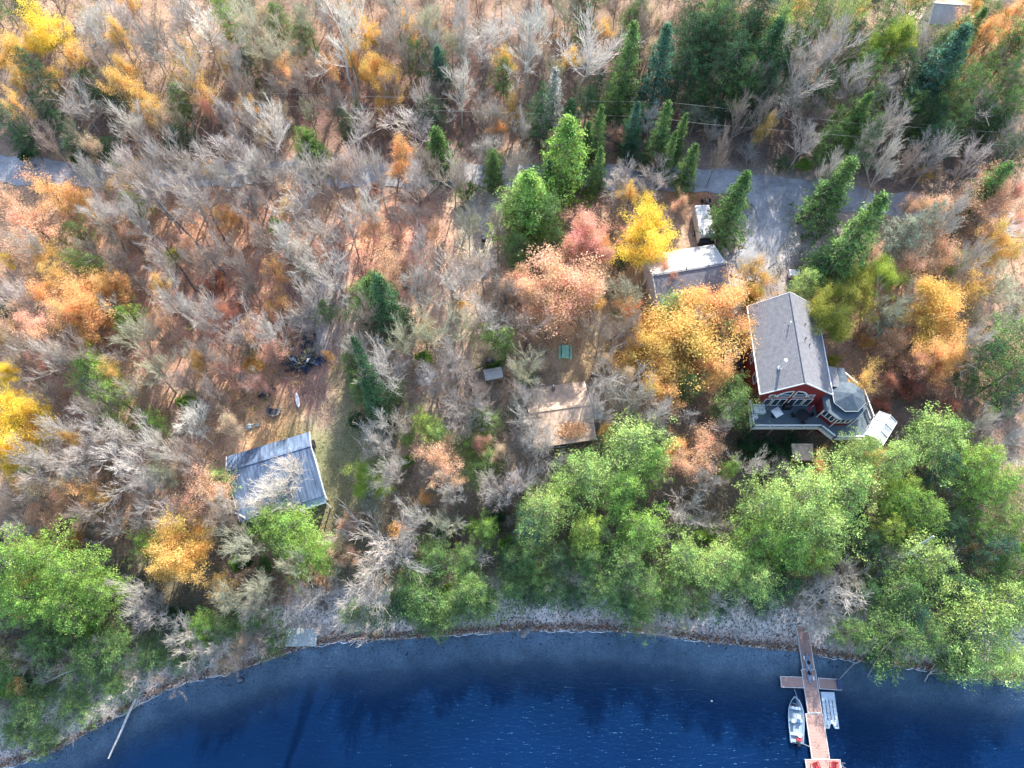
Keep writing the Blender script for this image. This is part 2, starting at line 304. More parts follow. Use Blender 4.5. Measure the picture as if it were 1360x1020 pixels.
def litter():
    x,y,z=scatter_pts(120000); d=y-np.interp(x,SX,SY); m=(d>.4)&((d>5)|(rng.random(len(x))<.12)); rd=roadmask(x,y); m&=rd|(rng.random(len(x))<.12)
    x,y,z=x[m],y[m],z[m]; n=len(x); c=np.stack([x,y,z+.05+rng.random(n)*.05],-1)
    v,q=cards(c,np.full(n,.17),.7,1.5)
    pal=np.array([(.60,.30,.14),(.55,.36,.20),(.50,.20,.12),(.42,.30,.22),(.68,.42,.12),(.62,.38,.27),(.30,.18,.12)])
    g=gcol(x,y,z); k=pal[rng.integers(0,len(pal),n)]; col=g*1.0*.55+k*.45; col=np.concatenate([col,np.ones((n,1))],1)
    tag(link('leaf_litter',np_mesh('leaf_litter',v,q,{'col':('FACE','FLOAT_COLOR',col),'v':('FACE','FLOAT',rng.random(n))}),LITTER),'fallen orange, tan and brown leaves strewn over the forest floor','leaves',kind='stuff')
litter()
def undergrowth():
    x,y,z=scatter_pts(9000); d=y-np.interp(x,SX,SY); m=(d>5.5)&clearmask(x,y)&roadmask(x,y)&(nz(x*.6+3,y*.5)>-.7)
    x,y,z=x[m],y[m],z[m]; n=len(x); g=gcol(x,y,z)
    A=[];B=[];ra=[];CC=[];LC=[];LL=[]
    pal=np.array([(.60,.34,.12),(.62,.40,.26),(.50,.24,.12),(.12,.20,.06),(.20,.24,.08),(.66,.46,.12),(.09,.15,.06)])
    for i in range(n):
        hgt=rng.uniform(.7,2.6); k=rng.integers(5,10); tone=rng.uniform(.5,1.2)*np.array((.36,.32,.30))
        o=np.array((x[i],y[i],z[i]-.05)); dirs=rng.normal(size=(k,3))*.5; dirs[:,2]=1; dirs/=np.linalg.norm(dirs,axis=1)[:,None]
        for dd in dirs:
            L=hgt*rng.uniform(.6,1); e=o+dd*L; A.append(o);B.append(e);ra.append(.016);CC.append(tone)
            for s in range(3):
                f=rng.uniform(.4,.9); b0=o+dd*L*f; e2=b0+(dd+rng.normal(size=3)*.5)*L*.35; A.append(b0);B.append(e2);ra.append(.010);CC.append(tone)
        wet=y[i]-np.interp(x[i],SX,SY)
        pi=rng.integers(0,7) if wet>22 else rng.choice([3,4,6,6,3,2])
        if rng.random()<.6:
            kl=rng.integers(8,45); LL.append(o+rng.normal(size=(kl,3))*np.array((.45,.45,.3))*hgt*.6+np.array((0,0,hgt*.65))); LC.append(np.repeat(pal[pi][None],kl,0))
    v,q=segs(A,B,ra,np.array(ra)*.5); cc=np.tile(np.array(CC),(3,1))
    l=np.concatenate(LL); lv,lq=cards(l,np.full(len(l),.17),.7,.5); lc=np.concatenate(LC)
    V=np.concatenate([v,lv]);Q=np.concatenate([q,lq+len(v)]); C=np.concatenate([cc,lc]); C=np.concatenate([C,np.ones((len(C),1))],1)
    tag(link('undergrowth',np_mesh('undergrowth',V,Q,{'col':('FACE','FLOAT_COLOR',C),'v':('FACE','FLOAT',rng.random(len(Q)))}),LITTER),'thin saplings and low brush of mixed colours covering the forest floor','undergrowth',kind='stuff')
undergrowth()
def wrack():
    n=21000; x=rng.uniform(-64,66,n); d=np.abs(rng.normal(0,1,n)); k=rng.random(n); d=np.where(k<.4,rng.normal(.45,.22,n),np.where(k<.75,rng.uniform(0,5.5,n),np.where(k<.78,-np.abs(rng.normal(0,.9,n)),rng.uniform(0,5.5,n)))); y=np.interp(x,SX,SY)+d; z=gz(x,y)
    dr=rng.normal(size=(n,3)); dr[:,2]*=.2; dr/=np.linalg.norm(dr,axis=1)[:,None]; L=np.where(rng.random(n)<.12,rng.uniform(.2,.7,n),rng.uniform(.04,.14,n))[:,None]; c=np.stack([x,y,z+.02],-1)
    w=np.where(L[:,0]>.18,.015,rng.uniform(.03,.08,n)); w=np.where(rng.random(n)<.006,rng.uniform(.15,.32,n),w); v,q=segs(c-dr*L,c+dr*L,w,w*.7,n=4)
    pal=np.array([(.30,.14,.08),(.20,.13,.10),(.36,.20,.10),(.40,.38,.36),(.24,.23,.23),(.55,.52,.48),(.15,.14,.14)]); i=np.where(k<.4,rng.integers(0,4,n),rng.integers(3,7,n)); col=np.concatenate([pal[i],np.ones((n,1))],1); col=np.tile(col,(4,1))
    tag(link('shore_debris',np_mesh('shore_debris',v,q,{'col':('FACE','FLOAT_COLOR',col),'v':('FACE','FLOAT',rng.random(len(q)))}),LITTER),'pebbles, sticks and brown leaf wrack strewn along the lake shore','pebbles',kind='stuff')
wrack()
# ---------------------------------------------------------------- tree prototypes (mesh data shared by the copies)
def rot(d,ang,r):
    d=Vector(d); ax=d.orthogonal().normalized(); ax.rotate(Matrix.Rotation(r.uniform(0,2*math.pi),3,d)); v=d.copy(); v.rotate(Matrix.Rotation(ang,3,ax)); return v
def skeleton(seed,h=13,rad=4,kids=(8,5,6,6),base=.34,up=.35,fork=False):
    r=random.Random(seed); T=[];Bs=[];tips=[]
    def branch(p,d,L,w,lev,out):
        n=3 if lev<2 else 2; pts=[p]; ws=[w]; dd=Vector(d)
        for i in range(n):
            dd=(dd+Vector((r.gauss(0,.12),r.gauss(0,.12),up*.25+r.gauss(0,.06)))).normalized(); pts.append(pts[-1]+dd*L/n); ws.append(w*(1-.6*(i+1)/n))
        for i in range(n): out.append((pts[i],pts[i+1],ws[i],ws[i+1]))
        if lev>=2: tips.append((pts[-1],lev)); tips.append((pts[1],lev))
        if lev<4:
            k=kids[lev]; k=max(2,k+r.randint(-1,1))
            for j in range(k):
                f=(.25+.75*(j+r.random())/k) if lev else 0; f=min(f,.999); i=int(f*n); q=pts[i].lerp(pts[i+1],f*n-i)
                cd=rot(dd,R(r.uniform(16,46)),r); cd.z+=up*.35; cd.normalize()
                branch(q,cd,L*r.uniform(.48,.74),w*.5,lev+1,Bs)
        return pts
    # trunk
    top=h*.62; pts=[Vector((0,0,0))]; d=Vector((r.gauss(0,.05),r.gauss(0,.05),1)).normalized(); n=6; w0=.17
    for i in range(n): d=(d+Vector((r.gauss(0,.05),r.gauss(0,.05),0))).normalized(); pts.append(pts[-1]+d*top/n)
    for i in range(n): T.append((pts[i],pts[i+1],w0*(1-.1*i),w0*(1-.1*(i+1))))
    k=kids[0]
    for j in range(k):
        f=base/.62+(1-base/.62)*(j+.5)/k; f=min(f,.99); i=int(f*n); q=pts[i].lerp(pts[i+1],f*n-i)
        az=j*2.4+r.uniform(-.4,.4); el=R(r.uniform(12,46)+28*f); cd=Vector((math.cos(az)*math.cos(el),math.sin(az)*math.cos(el),math.sin(el)))
        L=rad*r.uniform(.6,1.25)*(1.15-.15*f)
        branch(q,cd,L,.075,1,T)
    branch(pts[-1],d,h*.3,.08,1,T)
    # fit radius/height
    a=np.array([p[:] for p,_ in tips]); rr=np.percentile(np.hypot(a[:,0],a[:,1]),96); hh=a[:,2].max()
    sx,sz=rad/rr,h/hh
    def tr(L_):
        A=np.array([s[0][:] for s in L_])*[sx,sx,sz];B=np.array([s[1][:] for s in L_])*[sx,sx,sz]; return A,B,np.array([s[2] for s in L_]),np.array([s[3] for s in L_])
    return tr(T),tr(Bs),a*[sx,sx,sz]
def meshes_bare(seed,**k):
    T,B_,tips=skeleton(seed,**k)
    v,q=segs(*T,n=5); t=np_mesh('trunk',v,q,smooth=True); t.materials.append(BARK)
    A,B,ra,rb=B_; v,q=segs(A,B,np.maximum(ra,.017),np.maximum(rb,.008)); b=np_mesh('branches',v,q); b.materials.append(BARK)
    return t,b,tips,(A,B)
def meshes_leafy(seed,per=4,size=.2,spread=.28,tw=.03,**k):
    T,B_,tips=skeleton(seed,kids=(8,5,5,5),**k); r=np.random.default_rng(seed)
    A,B,ra,rb=B_; big=ra>tw
    v,q=segs(np.concatenate([T[0],A[big]]),np.concatenate([T[1],B[big]]),np.concatenate([T[2],ra[big]]),np.concatenate([T[3],rb[big]]),n=4); t=np_mesh('trunk',v,q); t.materials.append(BARK)
    # patchy crown: whole clumps carry fewer leaves
    wgt=np.clip(.75+.9*nz(tips[:,0]*3.1,tips[:,1]*3.3+tips[:,2]*2),.08,1.7)
    cnt=r.poisson(per*wgt); c=np.repeat(tips,cnt,0)+r.normal(size=(cnt.sum(),3))*spread
    v1,q1=cards(c,np.full(len(c),size),.75,.45,r); vv=np.clip(r.normal(.5,.2,len(q1)),0,1)
    m=np_mesh('crown',v1,q1,{'v':('FACE','FLOAT',vv)}); m.materials.append(LEAF); return t,m
def conifer(seed,h,rad,prof,nb,sp,per,size,asp,droop,z0=.16,clump=.3,trunkw=.16,flat=.5,lob=.08):
    r=np.random.default_rng(seed); C=[];Nn=[];TA=[];TB=[];TR=[];TV=[]
    for i in range(nb):
        u=(i+r.random())/nb; z=h*(z0+(1-z0)*u)*.97; az=i*2.39996+r.normal()*.25; L=rad*prof(u)*r.uniform(.6,1.18)*(1+lob*math.sin(2*az+seed)+lob*math.sin(3*az+2*seed+u*5))
        dr=droop*(1-u)+r.normal()*.06; d=np.array((math.cos(az),math.sin(az),0)); tone=r.normal()*.10
        s=max(2,int(sp*L/rad+.5)); TA.append((0,0,z)); tip=d*L+np.array((0,0,z+L*dr*.6)); TB.append(tip); TR.append(.03+.02*(1-u))
        for j in range(s+1):
            f=.22+.78*(j+r.random()*.6)/(s+.6); base=d*L*f+np.array((0,0,z+L*dr*f+ .10*L*f*f))
            w=L*.26*(1-abs(f-.55))+.12; side=np.array((-d[1],d[0],0))*r.normal()*w
            c=base+side; n=max(3,int(per*r.uniform(.6,1.4))); pts=c+r.normal(size=(n,3))*np.array((1,1,flat))*clump; C.append(pts); Nn.append(np.repeat((d*.5+np.array((0,0,.8)))[None],n,0)); TV.append(np.clip(.14+tone+r.normal()*.12+.42*f+(pts[:,2]-c[2])*.9+r.normal(size=n)*.15,0,1))  # sunlit tips and clump tops, shaded crown interior put into the needle tone
    top=np.stack([r.normal(size=40)*.10*rad*.5,r.normal(size=40)*.10*rad*.5,h*(1-.06*np.abs(r.normal(size=40)))],-1); C.append(top); Nn.append(np.repeat([[0,0,1.]],40,0)); TV.append(np.full(40,.6))
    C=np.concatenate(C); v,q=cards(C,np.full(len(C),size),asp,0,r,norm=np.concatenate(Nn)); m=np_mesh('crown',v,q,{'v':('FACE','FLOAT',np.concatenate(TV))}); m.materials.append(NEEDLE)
    k=8; zz=np.linspace(0,h*.96,k+1); A=np.stack([zz[:-1]*0,zz[:-1]*0,zz[:-1]],-1);B=np.stack([zz[1:]*0,zz[1:]*0,zz[1:]],-1); w=trunkw*(1-.85*zz/h)
    v,q=segs(np.concatenate([A,TA]),np.concatenate([B,TB]),np.concatenate([w[:-1],TR]),np.concatenate([w[1:],np.array(TR)*.3]),n=5); t=np_mesh('trunk',v,q); t.materials.append(BARK); return t,m
PRO={}
PRO['B']=[meshes_bare(s,base=b,up=u)[:2] for s,b,u in((11,.34,.35),(12,.42,.5),(13,.28,.2),(14,.38,.6),(15,.45,.3),(16,.3,.45))]
PRO['T']=[meshes_bare(s,kids=(7,5,4,4),base=b,up=u)[:2] for s,b,u in((31,.3,.3),(32,.35,.5))]   # open dead crowns
PRO['L']=[meshes_leafy(s,per=3.2,size=.15,spread=.30,base=.3,tw=.011) for s in(21,22,23,24)]
PRO['Y']=[meshes_leafy(s,per=10,size=.155,spread=.34,base=.26,tw=.014) for s in(25,26,27)]
pp=lambda u:(math.sin(math.pi*min(1,.18+.82*u))**.55)*(1-.15*u)+.05
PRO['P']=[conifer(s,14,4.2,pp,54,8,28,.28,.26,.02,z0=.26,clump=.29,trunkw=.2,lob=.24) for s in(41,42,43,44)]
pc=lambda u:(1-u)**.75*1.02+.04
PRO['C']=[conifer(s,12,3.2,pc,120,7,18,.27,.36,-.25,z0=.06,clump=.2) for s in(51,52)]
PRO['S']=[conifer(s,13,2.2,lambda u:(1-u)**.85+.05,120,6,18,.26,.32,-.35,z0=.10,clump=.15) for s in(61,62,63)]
PRO['U']=[meshes_leafy(s,h=3.2,rad=1.8,per=2.6,size=.18,spread=.16,base=.12) for s in(71,72)]
DIM={'B':(4,13),'T':(4,13),'L':(4,13),'Y':(4,13),'P':(4.2,14),'C':(3.2,12),'S':(2.2,13),'U':(1.8,3.2)}
CEN={'B':.70,'T':.70,'L':.70,'Y':.68,'P':.70,'C':.45,'S':.45,'U':.6}
HGT={'B':12,'T':10,'L':9,'Y':9.5,'P':13,'C':9,'S':11,'U':2.6}
COLR={ # code:(rgb,word)
'y':((.90,.66,.035),'bright yellow'),'g':((.84,.54,.12),'golden'),'o':((.88,.49,.16),'orange'),'p':((.84,.52,.30),'peach'),'k':((.76,.40,.28),'salmon pink'),'r':((.55,.22,.13),'rusty red'),'v':((.44,.44,.06),'olive yellow'),'t':((.60,.46,.29),'tan'),
'l':((.34,.46,.05),'lime green'),'m':((.22,.39,.05),'mid green'),'G':((.14,.25,.06),'green'),'D':((.06,.14,.055),'dark green'),'b':((.075,.18,.11),'bluish green'),'A':((.31,.46,.10),'pale green'),'x':((.33,.37,.26),'grey green'),'e':((.42,.40,.34),'dead grey'),
'w':((.70,.65,.58),'whitish'),'a':((.54,.49,.44),'ash grey'),'n':((.40,.33,.28),'brownish grey'),'z':((.50,.49,.35),'lichen grey')}
NM={'B':('bare_tree','bare {} tree','tree'),'T':('dead_tree','{} dead tree','dead tree'),'L':('leafy_tree','thin {} leaved tree','tree'),'Y':('autumn_tree','full {} autumn tree','tree'),'P':('pine_tree','broad {} evergreen','evergreen'),'C':('cedar_tree','cone shaped {} cedar','cedar'),'S':('spruce_tree','narrow pointed {} spruce','spruce'),'U':('shrub','low {} shrub','shrub')}
GRP={'B':'bare trees of the wooded slope','T':'dead trees','L':'thinly leaved autumn trees','Y':'full autumn trees','P':'broad evergreens','C':'cedars','S':'spruces','U':'shrubs'}
DATA='''
Ba 120,40,36 150,18,26 235,12,28 205,60,24 310,72,28 165,165,28 100,132,30 300,200,34 230,214,26 330,160,24
Bw 268,38,46 455,40,44,17 700,50,46,16 772,62,48,16 640,52,46 610,115,30 545,165,36,9 475,165,26,9 360,165,28
Bz 360,60,32 405,15,26 565,30,28 330,30,28 1050,60,30 1100,30,30
Ba 525,25,30 575,60,22 615,20,26 350,215,30 455,215,26 640,196,26,8 690,165,18 560,125,18 250,95,22 190,45,22
Bn 130,90,22 400,100,22 440,130,22 540,70,20 640,150,20 700,130,20 860,40,22 985,150,20 1020,150,22 60,180,20 200,195,20 320,110,18 520,120,18
Ba 830,232,32,8 870,238,28,8 945,172,14,6 1000,200,16,5 1060,90,44,16 1112,62,40,16 1142,112,32 1228,72,38 1310,135,40 1250,200,30
Ba 1290,215,28 1185,215,26 1108,226,22 1040,130,28 1180,160,24 1340,180,24 1070,180,24 1150,190,20
Bn 1075,140,26 1180,110,22 1220,150,22 1345,90,22 1210,215,20 1010,110,20 960,190,16
Ba 132,290,30 178,290,30 205,258,26 262,280,32 215,342,26 230,398,30 276,410,30 312,432,30 330,268,26 20,400,26 60,470,28 35,330,22
Bn 300,330,26 340,320,26 95,460,26 270,350,22 20,460,22 160,350,22 320,360,22 110,330,20
Ba 400,270,40 420,312,34 372,322,28 440,352,34 462,300,26 560,320,22 595,378,46,13 550,372,30 640,352,30 640,412,36 600,470,30 362,440,30 405,395,26
Bw 520,490,38 470,455,18 395,335,24 510,560,24 485,270,24
Bz 570,430,30 200,490,34 180,452,32 540,450,24 610,430,26 700,480,30 830,390,28 620,300,22
Bn 340,395,22 480,410,20 700,420,30 830,430,26 800,440,24 670,380,22 660,300,18 580,340,20 630,520,20 690,520,22
Ba 815,500,34 850,520,28 800,540,26 870,545,26 700,560,34 722,600,26 700,630,26 830,535,24 645,540,26 605,540,34 575,500,24
Ba 80,570,30 120,576,36 60,622,30 100,642,30 170,580,30 50,650,26 110,605,26 150,600,28 220,590,26 30,600,22 190,650,30 220,680,24
Bw 165,622,42 250,562,30 1100,800,42,9 1085,835,26,6 370,636,40,10 950,797,26,7 300,668,24
Bn 300,690,26 250,610,22 10,660,24 130,540,24 60,530,22 110,690,24 280,520,20 270,470,22 300,480,22 240,500,22 210,440,20
Ba 712,550,24,10 160,222,30 215,205,28 262,215,30 330,222,32 380,218,30 420,225,30 470,215,28 500,228,26 545,235,26 600,225,24 690,225,24 245,240,28 290,240,26 120,228,24
Bn 185,235,24 350,240,26 440,240,24 560,210,22 620,235,22
Ba 708,580,24 700,530,22 690,640,26
Bw 350,655,30,9 380,620,22,9
Ba 505,582,26 522,622,30 600,650,22 662,660,26 650,640,24 690,590,20 910,668,32,9 935,640,22 1000,615,22 1330,582,40,9 1290,458,26 1270,290,24 1300,560,20 1300,340,20
Ba 520,722,54,13 500,765,42,11 490,800,34,9 545,690,28
Bz 595,690,28,9 320,722,28 345,780,32 390,740,24 300,800,26 740,772,24,7 905,832,16,5 1330,370,34 1190,400,24
Ba 205,808,32,8 235,832,26,7 250,870,26,6 175,790,24 330,800,28,8 290,860,24,6 395,790,24,7 1120,762,30,8 1140,800,26,7 1085,770,22,7 940,690,20,8
Bn 215,905,24,5 180,890,20,4 90,890,24,5 40,880,24,5 320,870,22,5 355,850,22,5 1060,800,22,6 880,640,20,7
Bw 20,700,20,6 420,790,18,6 455,705,22,7
Tw 155,700,24,7 922,552,24,8 635,744,20,7 1262,740,18,8 60,900,18,4 185,698,18,7 340,676,26,8 440,770,16,6
Yy 58,32,28 862,306,37,11 862,280,20,9 25,562,36 50,548,18 8,600,22 5,490,14,7 8,530,20 10,345,8,5
Yg 12,72,26 490,45,18 495,92,20 510,112,20 240,712,36 250,740,28 215,752,20 915,428,56,11 882,462,42,10 870,495,32,9 1250,402,36 1236,438,34 1325,318,26
Yo 115,385,38,9 95,412,26 142,424,14,6 145,380,20 800,330,14,6 950,400,38,10 940,478,30 1240,468,26
Yp 742,362,48,11 722,395,34 690,375,20
Yk 772,312,30,10 790,335,22
Yv 1120,388,32 1110,430,26 1090,405,18
Yl 1172,358,26 1190,50,24,13 1155,70,14 485,640,24,7
Lg 165,100,26 185,125,22 250,85,30 265,116,20 100,75,22 300,75,18 15,140,16 20,110,18 180,232,30,7 205,140,16 465,70,14 790,398,22 1010,362,24,5 1005,385,16,5 965,25,12 290,775,22,6 150,40,16 330,135,14 40,60,16 1230,228,14,5 1280,385,26 55,340,24 75,370,20 850,455,24
Lo 60,250,30 100,262,20 520,222,26,7 535,200,20 380,92,20 440,90,16 1340,20,26 1310,42,20 1275,35,18 1255,120,14 510,105,16 665,165,14,5 105,650,22 565,660,14,5 895,590,20,7 980,440,24 365,405,22 60,385,24 880,520,26 545,215,16,6 1300,730,18,7 1295,380,16 370,360,18 1265,470,26 840,412,20 1340,45,20 215,700,12,5 440,470,10,4
Lp 1345,285,28 1318,300,22 42,292,36 30,330,28 10,265,22 490,300,30,6 505,332,30,6 902,268,14,7 1292,270,32 1242,268,26 1222,350,30 1256,330,24 1320,240,24 590,602,30 600,632,26 275,642,30 250,662,24 50,690,30,7 85,675,26,7 460,702,18,6 930,602,30,8 950,590,22,7 160,300,22 390,250,20 460,222,20 20,430,26 45,440,24 905,615,20 470,740,16,6 330,440,18 1210,270,18 1160,330,16 285,660,16 1330,270,22 520,360,18
Lk 885,352,16,6 895,372,14,6 50,430,26 350,470,24 300,495,20 820,175,16,6 830,320,16,6 875,205,12,6 280,440,16 430,335,16 190,470,16 1345,250,22 640,590,18 1230,480,20 60,478,18 340,510,14
Lr 1235,500,30,7 1260,530,22,5 300,410,18 1190,500,20,5 850,335,12,5 270,140,12
Lt 870,18,20 860,60,20 50,645,22 640,470,20 300,560,18 320,862,22,5 290,880,18,4 930,430,20 800,480,20 830,490,18 660,600,18 120,190,16 215,160,18 1000,350,20,5 1130,520,20,5
Pm 20,748,40 62,742,40,12 100,762,38,12 40,795,36,11 90,805,34,11 135,785,30,10 10,800,30
Pm 385,702,38,10 405,735,32,9 362,690,26,9 430,745,20,7
PA 840,592,46,13 778,632,38,13 722,680,40,12 1066,662,46,15 1120,650,46,15 1012,672,38,14 1140,600,26,11 1180,612,34,12 1242,582,40,12 962,748,36,11 1085,700,44,14 1225,745,38,13 1300,830,52,14 1330,800,40,13 1000,770,34,11 910,740,34,11 1320,880,34,12 1040,690,34
Pm 828,652,30,12 850,702,36,12 1050,730,34,12 1005,715,36,12 1225,682,30,11 1290,622,34,12 1312,655,32,12 1332,700,30,12 1345,640,26 1195,665,24,11 865,612,24,12
Pl 780,705,26,11 1200,648,20,10 1180,705,22,10 565,562,22,7 1300,610,22,12 1090,745,20,10
PG 832,752,36,11 700,742,28,10 782,745,28,9 1192,782,36,11 1182,842,44,12 1225,845,34,10 975,540,32,9 970,512,20,8 1340,452,40,12 1332,500,40,12 560,792,36,9 622,785,28,9 580,742,28,9 1345,760,36,12 860,790,26,8 800,785,30,8 620,742,20,8 1130,840,26,8
PD 930,60,34,13 920,22,26 985,52,34,13 1000,92,30,12 945,100,24 740,745,24,9 680,745,22,8 1260,700,24,9 1150,720,24,8 1265,780,26,9 960,800,22,6 1045,780,24,8 710,790,22,6 760,790,24,6 830,800,22,6 1300,480,24 1150,790,26,8 640,790,24,7 1270,850,20,7 1010,800,22,6 530,800,22,6 1170,875,22,7
Pb 962,10,26,13 1010,22,26 1028,100,22 705,700,26,10 1250,620,26,10 1345,520,26,10 1205,820,30,10 1320,730,26,11 1290,790,22,9
PA 1030,50,28 1130,25,22 1100,10,22 1045,10,22 700,265,36,12 730,285,18,10 1350,50,22
PG 1155,138,18,10 1130,160,28,10 1112,180,22,9 1160,175,18,9 1180,20,18 1215,20,20 1270,130,28 1292,110,22 1252,102,22 1350,135,26 485,397,26,9 500,380,20,9 465,480,14,7 480,520,18,8 470,505,14,7 520,520,18,7 640,560,24,7 650,612,24,7 655,215,16,7 685,330,20,8 690,350,18,7 1240,140,22 1265,170,18 1330,110,18
Pm 120,490,28,8 150,524,28,8 195,722,22,7 645,702,20,8 622,782,20,8 300,20,20 405,190,20,8 200,560,20,6 270,830,24,5 970,622,14,7 630,590,18,7 540,580,12,5
PD 1235,165,20 55,140,18,7 120,112,26,7 35,185,20,6 50,100,16 780,135,22,7 100,190,22,4 140,195,18,4 75,160,16,5 720,150,18 1092,358,22,7 1145,200,16 1345,200,20 1040,215,14,3 825,345,14,5 5,410,14,5 590,90,14,8 150,130,18,6 15,165,16
Px 1195,316,32,10 1182,425,22,7 1225,300,18 145,305,16,7 215,630,20,6 100,480,16,6 1180,745,20,8
PD 915,60,30,14 955,50,30,14 975,85,30,14 1000,30,30,14 905,100,24,12 1045,70,24,13 1020,130,24,11 1090,120,24,12 1130,60,24,12 1190,100,24,12 1235,80,26,13 1240,190,26,11 1300,160,24,11 1350,60,24,12
PG 945,30,30,14 990,110,28,12 1080,20,26,13 1150,100,24,12 1210,150,24,11 1260,60,26,13 1170,60,24,12 1330,150,26,11 1100,190,22,9 540,70,14,9
PG 360,850,22,4 470,815,20,5 505,815,24,5 560,815,24,6 600,810,26,6 640,800,26,7 680,780,26,7 730,775,26,7 850,815,24,6 890,800,24,7 930,800,24,7 1270,880,26,6 1350,880,28,6
Ba 400,825,20,5 460,820,24,6 350,845,24,5 300,860,24,5 430,830,18,4 640,810,18,4 865,825,20,5 1010,810,20,5 1130,850,22,6 250,890,20,4 140,940,20,4 100,960,20,3
PG 60,850,34,6 120,872,34,6 40,930,34,4 100,932,30,4 200,870,28,5 60,980,24,3 300,832,26,5 240,872,24,4 150,850,26,5 20,970,26,3 150,910,24,3 10,890,24,5 580,820,26,5 540,805,22,5 340,820,22,5 550,770,22,7 710,770,26,6 890,780,28,7 930,770,24,7
Um 150,214,12 1070,215,12 640,480,12 565,472,12 370,300,14 660,480,10 700,500,14 250,530,14 620,250,14 250,840,16 275,850,14 120,830,14 540,610,10 590,790,14 960,620,10 1130,205,12
Uv 1000,400,12 230,340,12 1105,480,12 1000,385,12
Ug 335,480,14 25,645,12 130,420,14 280,220,12 880,500,14 1110,500,12 610,400,10 375,465,10 1150,455,12
Ut 490,540,12 470,690,12 1170,560,14 800,470,14
Ur 320,400,14 1210,520,16 1170,535,14 290,375,14 500,250,12
UD 470,560,14 500,545,14 100,210,12 130,205,12 30,205,12 1050,590,16 1020,590,16 990,590,16 1000,610,14 1040,600,14 590,700,14 660,690,14
'''
# spruces: tip x,tip y,base y,half width px
SPR='''
SG 843,28,152,20 578,168,232,19 800,138,222,13 783,160,214,10 799,195,262,11 925,190,252,13 765,176,232,9 485,370,410,18
Sb 890,25,148,22 848,135,212,12 730,212,262,11 580,60,130,14 1290,30,170,30 885,158,222,12
SG 890,130,226,15 899,170,240,10 912,150,216,10 1135,208,300,24 1180,255,375,30 996,224,318,22 1312,8,90,14 1160,120,205,16
Se 738,90,190,15
Cm 757,152,262,34 703,228,312,34
CG 1345,215,290,22 405,172,218,18 655,200,250,12
CD 465,440,560,16 500,365,440,24 480,500,570,16 1040,20,150,26 720,120,175,18 760,130,200,16
'''
for _k in PRO:
    _z=[]
    for _t,_c in PRO[_k]:
        _a=np.empty(len(_c.vertices)*3,np.float32); _c.vertices.foreach_get('co',_a); _z.append(_a[2::3].mean()/DIM[_k][1])
    CEN[_k]=float(np.mean(_z))+.02
TREES=[]
def add_tree(kind,code,base,r,h,px,py,rx=None):
    TREES.append(dict(k=kind,c=code,b=base,r=r,h=h,px=px,py=py,rx=rx))
for ln in DATA.strip().splitlines():
    w=ln.split(); kind,code=w[0]
    for e in w[1:]:
        f=[float(t) for t in e.split(',')]; h=f[3] if len(f)>3 else HGT[kind]*rnd.uniform(.85,1.15)
        p=at(f[0],f[1],h*CEN[kind]); r=f[2]*mscale(f[0],f[1],p.z)*{'Y':1.22,'L':1.15,'P':1.06,'B':1.08}.get(kind,1); gx=g1(p.x,p.y)
        add_tree(kind,code,(p.x,p.y,gx-.08),r,h,f[0],f[1])
for ln in SPR.strip().splitlines():
    w=ln.split(); kind,code=w[0]
    for e in w[1:]:
        tx,ty,by,hw=[float(t) for t in e.split(',')]
        q=at(tx,by,0)
        a=tx-680;b=510-ty; dy,dz=F*ST+b*CT,-F*CT+b*ST; z=H+dz*(q.y/dy); h=max(4,z-q.z); x=a*(q.y/dy)
        add_tree(kind,code,(x,q.y,g1(x,q.y)-.05),1.6*hw*mscale(tx,(ty+by)/2,z),h,tx,(ty+by)/2)
# fill gaps between the listed crowns with smaller bare and leafy saplings
fr=random.Random(5)
OPEN=[(455,580,66),(440,640,52),(455,700,32),(400,545,64),(365,530,45),(400,480,50),(755,505,40),(760,440,24),(365,610,75),(1045,450,72),(1060,540,75),(1150,560,45),(925,355,52),(935,300,30),(745,555,55),(755,480,45),(1030,290,50),(1060,265,40),(1000,360,30),(1055,360,22),(425,450,26),(395,490,42),(635,285,26),(1225,105,30),(1265,18,34),(655,480,24),(0,226,26),(60,228,20),(980,245,36),(1180,280,22),(400,810,40)]
def fill(n,kinds,sep,ymin,ymax,rr,hh):
    c=0;t=0
    while c<n and t<20000:
        t+=1; px=fr.uniform(-20,1380); py=fr.uniform(ymin,ymax)
        if any((px-a)**2+(py-b)**2<r*r for a,b,r in OPEN): continue
        if any((px-q['px'])**2+(py-q['py'])**2<sep*sep for q in TREES): continue
        kc=fr.choice(kinds); h=fr.uniform(*hh); p=at(px,py,h*CEN[kc[0]])
        if p.y-np.interp(p.x,SX,SY)<7: continue
        if not roadmask(np.array([p.x]),np.array([p.y]))[0]: continue
        add_tree(kc[0],kc[1],(p.x,p.y,g1(p.x,p.y)-.08),fr.uniform(*rr)*mscale(px,py,p.z),h,px,py); TREES[-1]['sap']=kc[0]=='B'; c+=1
fill(130,['Bn','Ba','Bz','Bn','Lt','Lg','PD','Bw','PG'],16,-20,215,(17,25),(6,9.5))
fill(100,['Bn','Ba','Ba','Bw','Bz','PG','Pm','Lp','Lo','Px','PA','Lg'],17,250,660,(14,24),(5,9))
fill(60,['Ba','Bz','Um','UG','Ut','Bw','Uo','UD'],13,690,985,(9,17),(3,6))
